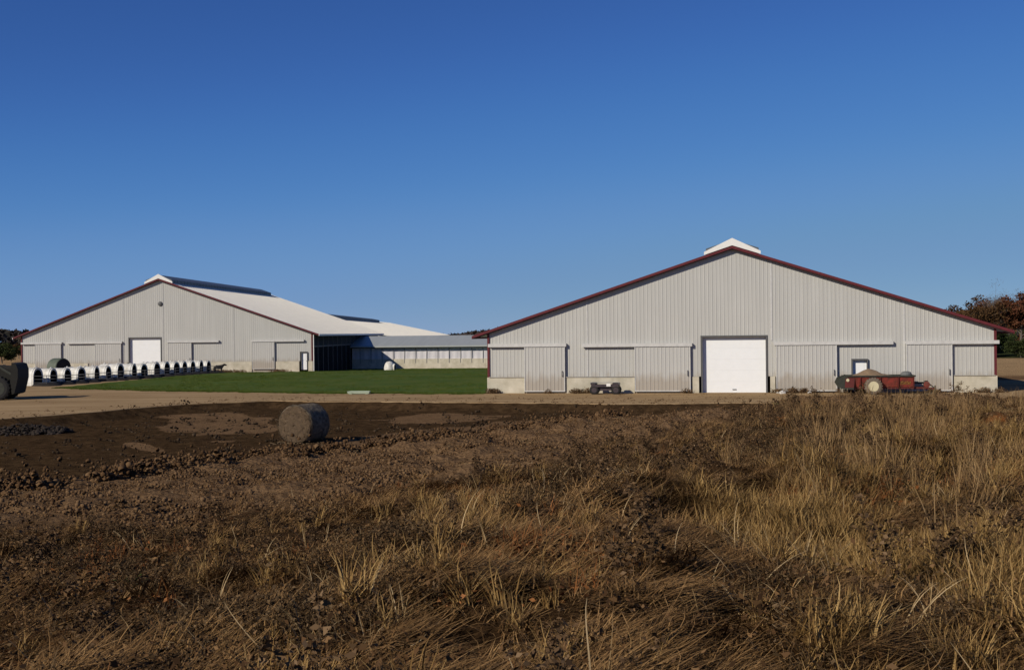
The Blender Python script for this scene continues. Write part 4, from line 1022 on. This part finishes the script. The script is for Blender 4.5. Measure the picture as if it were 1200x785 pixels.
def fields(X, Y, a_, b_):
    inb = sstep(-.5, .5, (b_-edge(a_)+30*vnoise(X*.5, Y*.5, 44))/24)
    gold = np.clip(blob(a_, b_, 1120, 535, 150, 45)+blob(a_, b_, 1040, 690, 170, 90, .1)+blob(a_, b_, 900, 620, 90, 40)+.8*blob(a_, b_, 600, 578, 26, 20)+.7*blob(a_, b_, 380, 605, 50, 28)
                   + .7*blob(a_, b_, 470, 700, 50, 40)+.6*blob(a_, b_, 290, 690, 50, 25)+.6*blob(a_, b_, 700, 640, 60, 30)+blob(a_, b_, 870, 730, 50, 60)+.5*blob(a_, b_, 1000, 480, 120, 14)+.6*blob(a_, b_, 90, 765, 60, 22)+.45*blob(a_, b_, 250, 640, 50, 16)+.6*blob(a_, b_, 530, 605, 40, 18)+.5*blob(a_, b_, 480, 765, 60, 20)+.6*blob(a_, b_, 640, 715, 50, 28)+.5*blob(a_, b_, 770, 600, 60, 22)+.4*blob(a_, b_, 350, 770, 60, 18), 0, 1)
    dark = np.clip(blob(a_, b_, 690, 560, 85, 35)+blob(a_, b_, 640, 600, 60, 22)+blob(a_, b_, 960, 520, 70, 28)+.9*blob(a_, b_, 900, 515, 40, 20)+blob(a_, b_, 860, 690, 50, 40)+blob(a_, b_, 430, 640, 80, 22)
                   + blob(a_, b_, 100, 660, 110, 45)+blob(a_, b_, 300, 745, 150, 30)+blob(a_, b_, 530, 720, 60, 25, .5)+blob(a_, b_, 1130, 590, 80, 25)+.8*blob(a_, b_, 1120, 740, 70, 30)+.8*blob(a_, b_, 880, 575, 60, 16)+.5*blob(a_, b_, 150, 725, 260, 60)+.3*blob(a_, b_, 450, 750, 150, 40), 0, 1)  # wide lower-left terms: darker weeds stand in for shade on that bank face
    rust = np.clip(blob(a_, b_, 985, 585, 70, 22)+blob(a_, b_, 540, 705, 38, 16, .8)+blob(a_, b_, 130, 668, 40, 16)+blob(a_, b_, 640, 655, 70, 40)+blob(a_, b_, 1180, 560, 40, 14)+.6*blob(a_, b_, 940, 475, 30, 15), 0, 1)
    return inb, gold, dark, rust
def sc_near(Y, rg, lo, hi): return rg.uniform(lo, hi, len(Y))

def grow(name, fn, m, n, seed, prob, lo, hi, lab, tilt=.15, lean=None, sink=0.0, y0=3.0, y1=56, cat='grass', far_gain=.012):
    rg, X, Y, a_, b_, ok = candidates(n, seed, y0, y1)
    inb, gold, dark, rust = fields(X, Y, a_, b_)
    cl = .5+fbm(X*.8, Y*.55, seed+300, 3)
    p = prob(inb, gold, dark, rust, a_, b_, cl)
    gap = sstep(-.34, -.10, fbm(X*1.0, Y*.65, 900, 3)); p = p*(inb*(.25+.75*gap)+(1-inb))
    k = ok & (rg.uniform(0, 1, len(X)) < p)
    X, Y, a_, b_ = X[k], Y[k], a_[k], b_[k]
    s_ = rg.uniform(lo, hi, len(X))*(1+far_gain*np.maximum(Y-10, 0))
    yd = None
    if lean: yd = lean + 2.4*fbm(X*.45, Y*.4, 500, 2) + rg.normal(0, .45, len(X))
    return scatter(name, fn, m, X, Y, s_, seed, tilt, lab, yd, sink, cat)

grow('golden_grass', lambda rg: blades(rg, 52, .34, .0075, .7, .08, 1.1), MG['gold'], 42000, 11, lambda i, g, d, r_, a_, b_, cl: i*(.04+.75*g)*(1-.8*d)*sstep(.25, .6, cl)*(.35+.65*sstep(300, 800, a_))*sstep(468, 500, b_), .55, 1.15, 'golden dry grass standing on the bank at the right')
grow('lodged_grass', lambda rg: blades(rg, 54, .46, .0075, 1.5, .20, .35, 4, 0.0, .72), MG['brown'], 60000, 12, lambda i, g, d, r_, a_, b_, cl: i*(.55-.2*g)*(1-.5*d)*sstep(.15, .5, cl)*(.25+.75*sstep(480, 520, b_)), .5, 1.1, 'brown dead grass lying flat down the bank', lean=-.5)
grow('dead_grass', lambda rg: blades(rg, 46, .20, .007, 1.4, .15, 1.1, 3, None, .35), MG['brown'], 60000, 13, lambda i, g, d, r_, a_, b_, cl: i*(.45+.2*sstep(500, 900, a_))*(1-.4*d), .5, 1.15, 'short brown dead grass matted over the bank')
grow('leaf_litter', lambda rg: leaves(rg, 70, .017, .16, .035, .35), MG['litter'], 36000, 24, lambda i, g, d, r_, a_, b_, cl: i*(.26-.16*sstep(500, 900, a_))*sstep(.35, .6, cl)+.03, .6, 1.5, 'crumpled brown dead leaves littering the bank', tilt=.35, cat='leaf litter')
grow('tan_grass', lambda rg: blades(rg, 40, .24, .009, .9, .13, 1.1), MG['tan'], 30000, 23, lambda i, g, d, r_, a_, b_, cl: i*sstep(760, 960, a_)*(1-sstep(500, 560, b_))*.8*sstep(.2, .5, cl)*(1-.6*d), .5, 1.1, 'short tan grass along the top of the bank at the right')
grow('feathery_grass', lambda rg: blades(rg, 34, .62, .007, .35, .10, .7, 4), MG['tan'], 16000, 25, lambda i, g, d, r_, a_, b_, cl: i*(.7*blob(a_, b_, 1040, 484, 110, 16)+.5*blob(a_, b_, 960, 490, 50, 20)+.25*blob(a_, b_, 1100, 560, 120, 50))*sstep(.35, .6, cl), .6, 1.25, 'tall feathery tan grass on the crest of the bank at the right')
grow('dark_weeds', lambda rg: join([leaves(rg, 120, .013, .10, .12), blades(rg, 24, .26, .005, 1.1, .1)]), MG['dark'], 26000, 14, lambda i, g, d, r_, a_, b_, cl: i*np.clip(.05*cl+.75*d*sstep(.25, .55, cl), 0, 1)*(1-.6*g), .6, 1.25, 'dark dead leafy weeds in clumps on the bank', cat='weeds')
grow('rust_bracken', lambda rg: join([leaves(rg, 60, .022, .12, .08, .3), blades(rg, 36, .28, .008, 1.3, .1)]), MG['rust'], 24000, 15, lambda i, g, d, r_, a_, b_, cl: i*np.clip(.02*cl+.6*r_, 0, 1), .6, 1.1, 'rust coloured dead bracken patches on the bank', cat='bracken')
grow('weed_stalks', lambda rg: weed(rg, .55, .005), MG['weed'], 16000, 16, lambda i, g, d, r_, a_, b_, cl: i*(.02+.22*blob(a_, b_, 945, 488, 50, 22)+.14*blob(a_, b_, 1040, 486, 150, 18)+.12*blob(a_, b_, 760, 560, 90, 40)+.12*blob(a_, b_, 1000, 540, 120, 40))*sstep(.3, .6, cl), .5, 1.2, 'tall brown weed stalks with seed heads on the bank', cat='weeds')
grow('pale_blades', lambda rg: blades(rg, 6, .48, .006, 1.1, .05, 1.0, 6), MG['pale'], 9000, 17, lambda i, g, d, r_, a_, b_, cl: i*.34*sstep(.35, .65, cl), .5, 1.2, 'scattered pale straw blades arching above the dead grass')
grow('green_weeds', lambda rg: leaves(rg, 60, .022, .09, .07, .3), MG['green'], 9000, 18, lambda i, g, d, r_, a_, b_, cl: np.clip(.9*blob(a_, b_, 150, 690, 12, 7)+.12*blob(a_, b_, 590, 588, 25, 12)+.25*blob(a_, b_, 905, 478, 14, 4)+.12*blob(a_, b_, 985, 520, 20, 12)+.003*i, 0, 1), .5, 1.0, 'few small green weeds among the dead grass', cat='weeds')
grow('soil_clods', crumb, MG['soil'], 60000, 19, lambda i, g, d, r_, a_, b_, cl: (1-i)*.5*sstep(.3, .6, cl)+i*.05*sstep(600, 560, b_)*0, .5, 1.15, 'loose brown soil crumbs over the tilled bank', tilt=.3, cat='soil', sink=.008, far_gain=.004)
grow('straw_litter', debris, MG['pale'], 14000, 20, lambda i, g, d, r_, a_, b_, cl: (.14-.05*i)*sstep(.3, .7, cl), .4, .9, 'short straw pieces lying on the tilled soil', cat='straw')
grow('soil_stubble', lambda rg: blades(rg, 14, .10, .006, 1.2, .12, .9, 3), MG['brown'], 30000, 21, lambda i, g, d, r_, a_, b_, cl: (1-i)*.4*sstep(.3, .7, cl), .5, 1.2, 'sparse short brown stubble on the tilled soil')
rg = np.random.default_rng(77); n = 2600
Y = rg.uniform(20, 44, n); a_ = rg.uniform(-.47, .09, n); X = a_*Y; zc = np.interp(a_, _ca, _cz); Y = zc+rg.normal(.1, .38, n); X = a_*Y
k = vnoise(X*.7, Y*.7, 55) > -.22; X, Y = X[k], Y[k]
scatter('crest_clods', crumb, MG['soil'], X, Y, rg.uniform(1.0, 2.6, len(X)), 78, .4, 'ragged line of larger soil clods along the lip of the hollow', cat='soil', sink=.01)
n = 3200; Y = rg.uniform(26, 68, n); X = rg.uniform(-.5, .36, n)*Y; a_ = X/Y
k = (Y > np.interp(a_, _ca, _cz)+.8) & (Y < gravel_edge(X)+.3) & (vnoise(X*.4, Y*.3, 66)+.5 > rg.uniform(0, 1, n)); X, Y = X[k], Y[k]
scatter('hollow_clods', crumb, MG['dsoil'], X, Y, rg.uniform(.6, 2.0, len(X))**1.3, 79, .4, 'scattered dark damp clods over the floor of the hollow', cat='soil', sink=.02)
# rough tufts in the lawn and a ragged front edge
rg = np.random.default_rng(91); q = rg.uniform(0, 1, 1600); X1 = np.interp(q, ss, FX); Y1 = np.interp(q, ss, FY)+rg.normal(.1, .35, 1600)
q = rg.uniform(.03, .97, 7000); r_ = rg.uniform(0, 1, 7000); X2 = np.interp(q, ss, FX)*(1-r_)+np.interp(q, ss, BX)*r_; Y2 = np.interp(q, ss, FY)*(1-r_)+np.interp(q, ss, BY)*r_
k = (X2 < -2.2+(Y2-77.8)*.18)&(vnoise(X2*.3, Y2*.2, 8) > -.15); X2, Y2 = X2[k], Y2[k]
scatter('lawn_tufts', lambda rg: blades(rg, 60, .13, .012, .9, .22, .8, 3), MG['lawn'], np.concatenate([X1, X2]), np.concatenate([Y1, Y2]), rg.uniform(.5, 1.3, len(X1)+len(X2)), 92, .1, 'rough grass tufts in the lawn and along its front edge', sink=-.03)
n = 1200; X = rg.uniform(-38, 32, n); Y = gravel_edge(X)+rg.exponential(3.5, n); k = (Y < 77-X*.15)
scatter('yard_stones', crumb, MG['soil'], X[k], Y[k], rg.uniform(.35, 1.0, k.sum()), 93, .3, 'small stones and clods strewn on the tan gravel', cat='stones', sink=-.01)
# weeds along the barn walls and yard edge
rg = np.random.default_rng(5)
xs, ys = [], []
for u, k in ((.35, 14), (.5, 8), (5.6, 12), (6.3, 8), (4.0, 4), (18.4, 14), (19.2, 12), (20.0, 8), (12.8, 4), (22.4, 8), (27.5, 6), (30.3, 8), (31.2, 8)):
    for j in range(k):
        uu = u+rg.normal(0, .22); xs.append(-1.51+uu*math.cos(R(10.19))-.17*(.3)); ys.append(77.81-uu*math.sin(R(10.19))-.35-abs(rg.normal(0, .15)))
for j in range(150):
    uu = rg.choice([20.5, 22.5, 23.8, 25.2, 30.2])+rg.normal(0, .6); xs.append(-56.37+uu); ys.append(137.43-uu*math.sin(R(2.5))-1.2-abs(rg.normal(0, .6)))
scatter('wall_weeds', lambda rg: join([leaves(rg, 60, .05, .12, .3), blades(rg, 20, .45, .02, .5, .1)]), MG['weed'], np.array(xs), np.array(ys), rg.uniform(.5, 1.2, len(xs)), 31, .15, 'low brown weeds at the foot of the barn walls', cat='weeds')
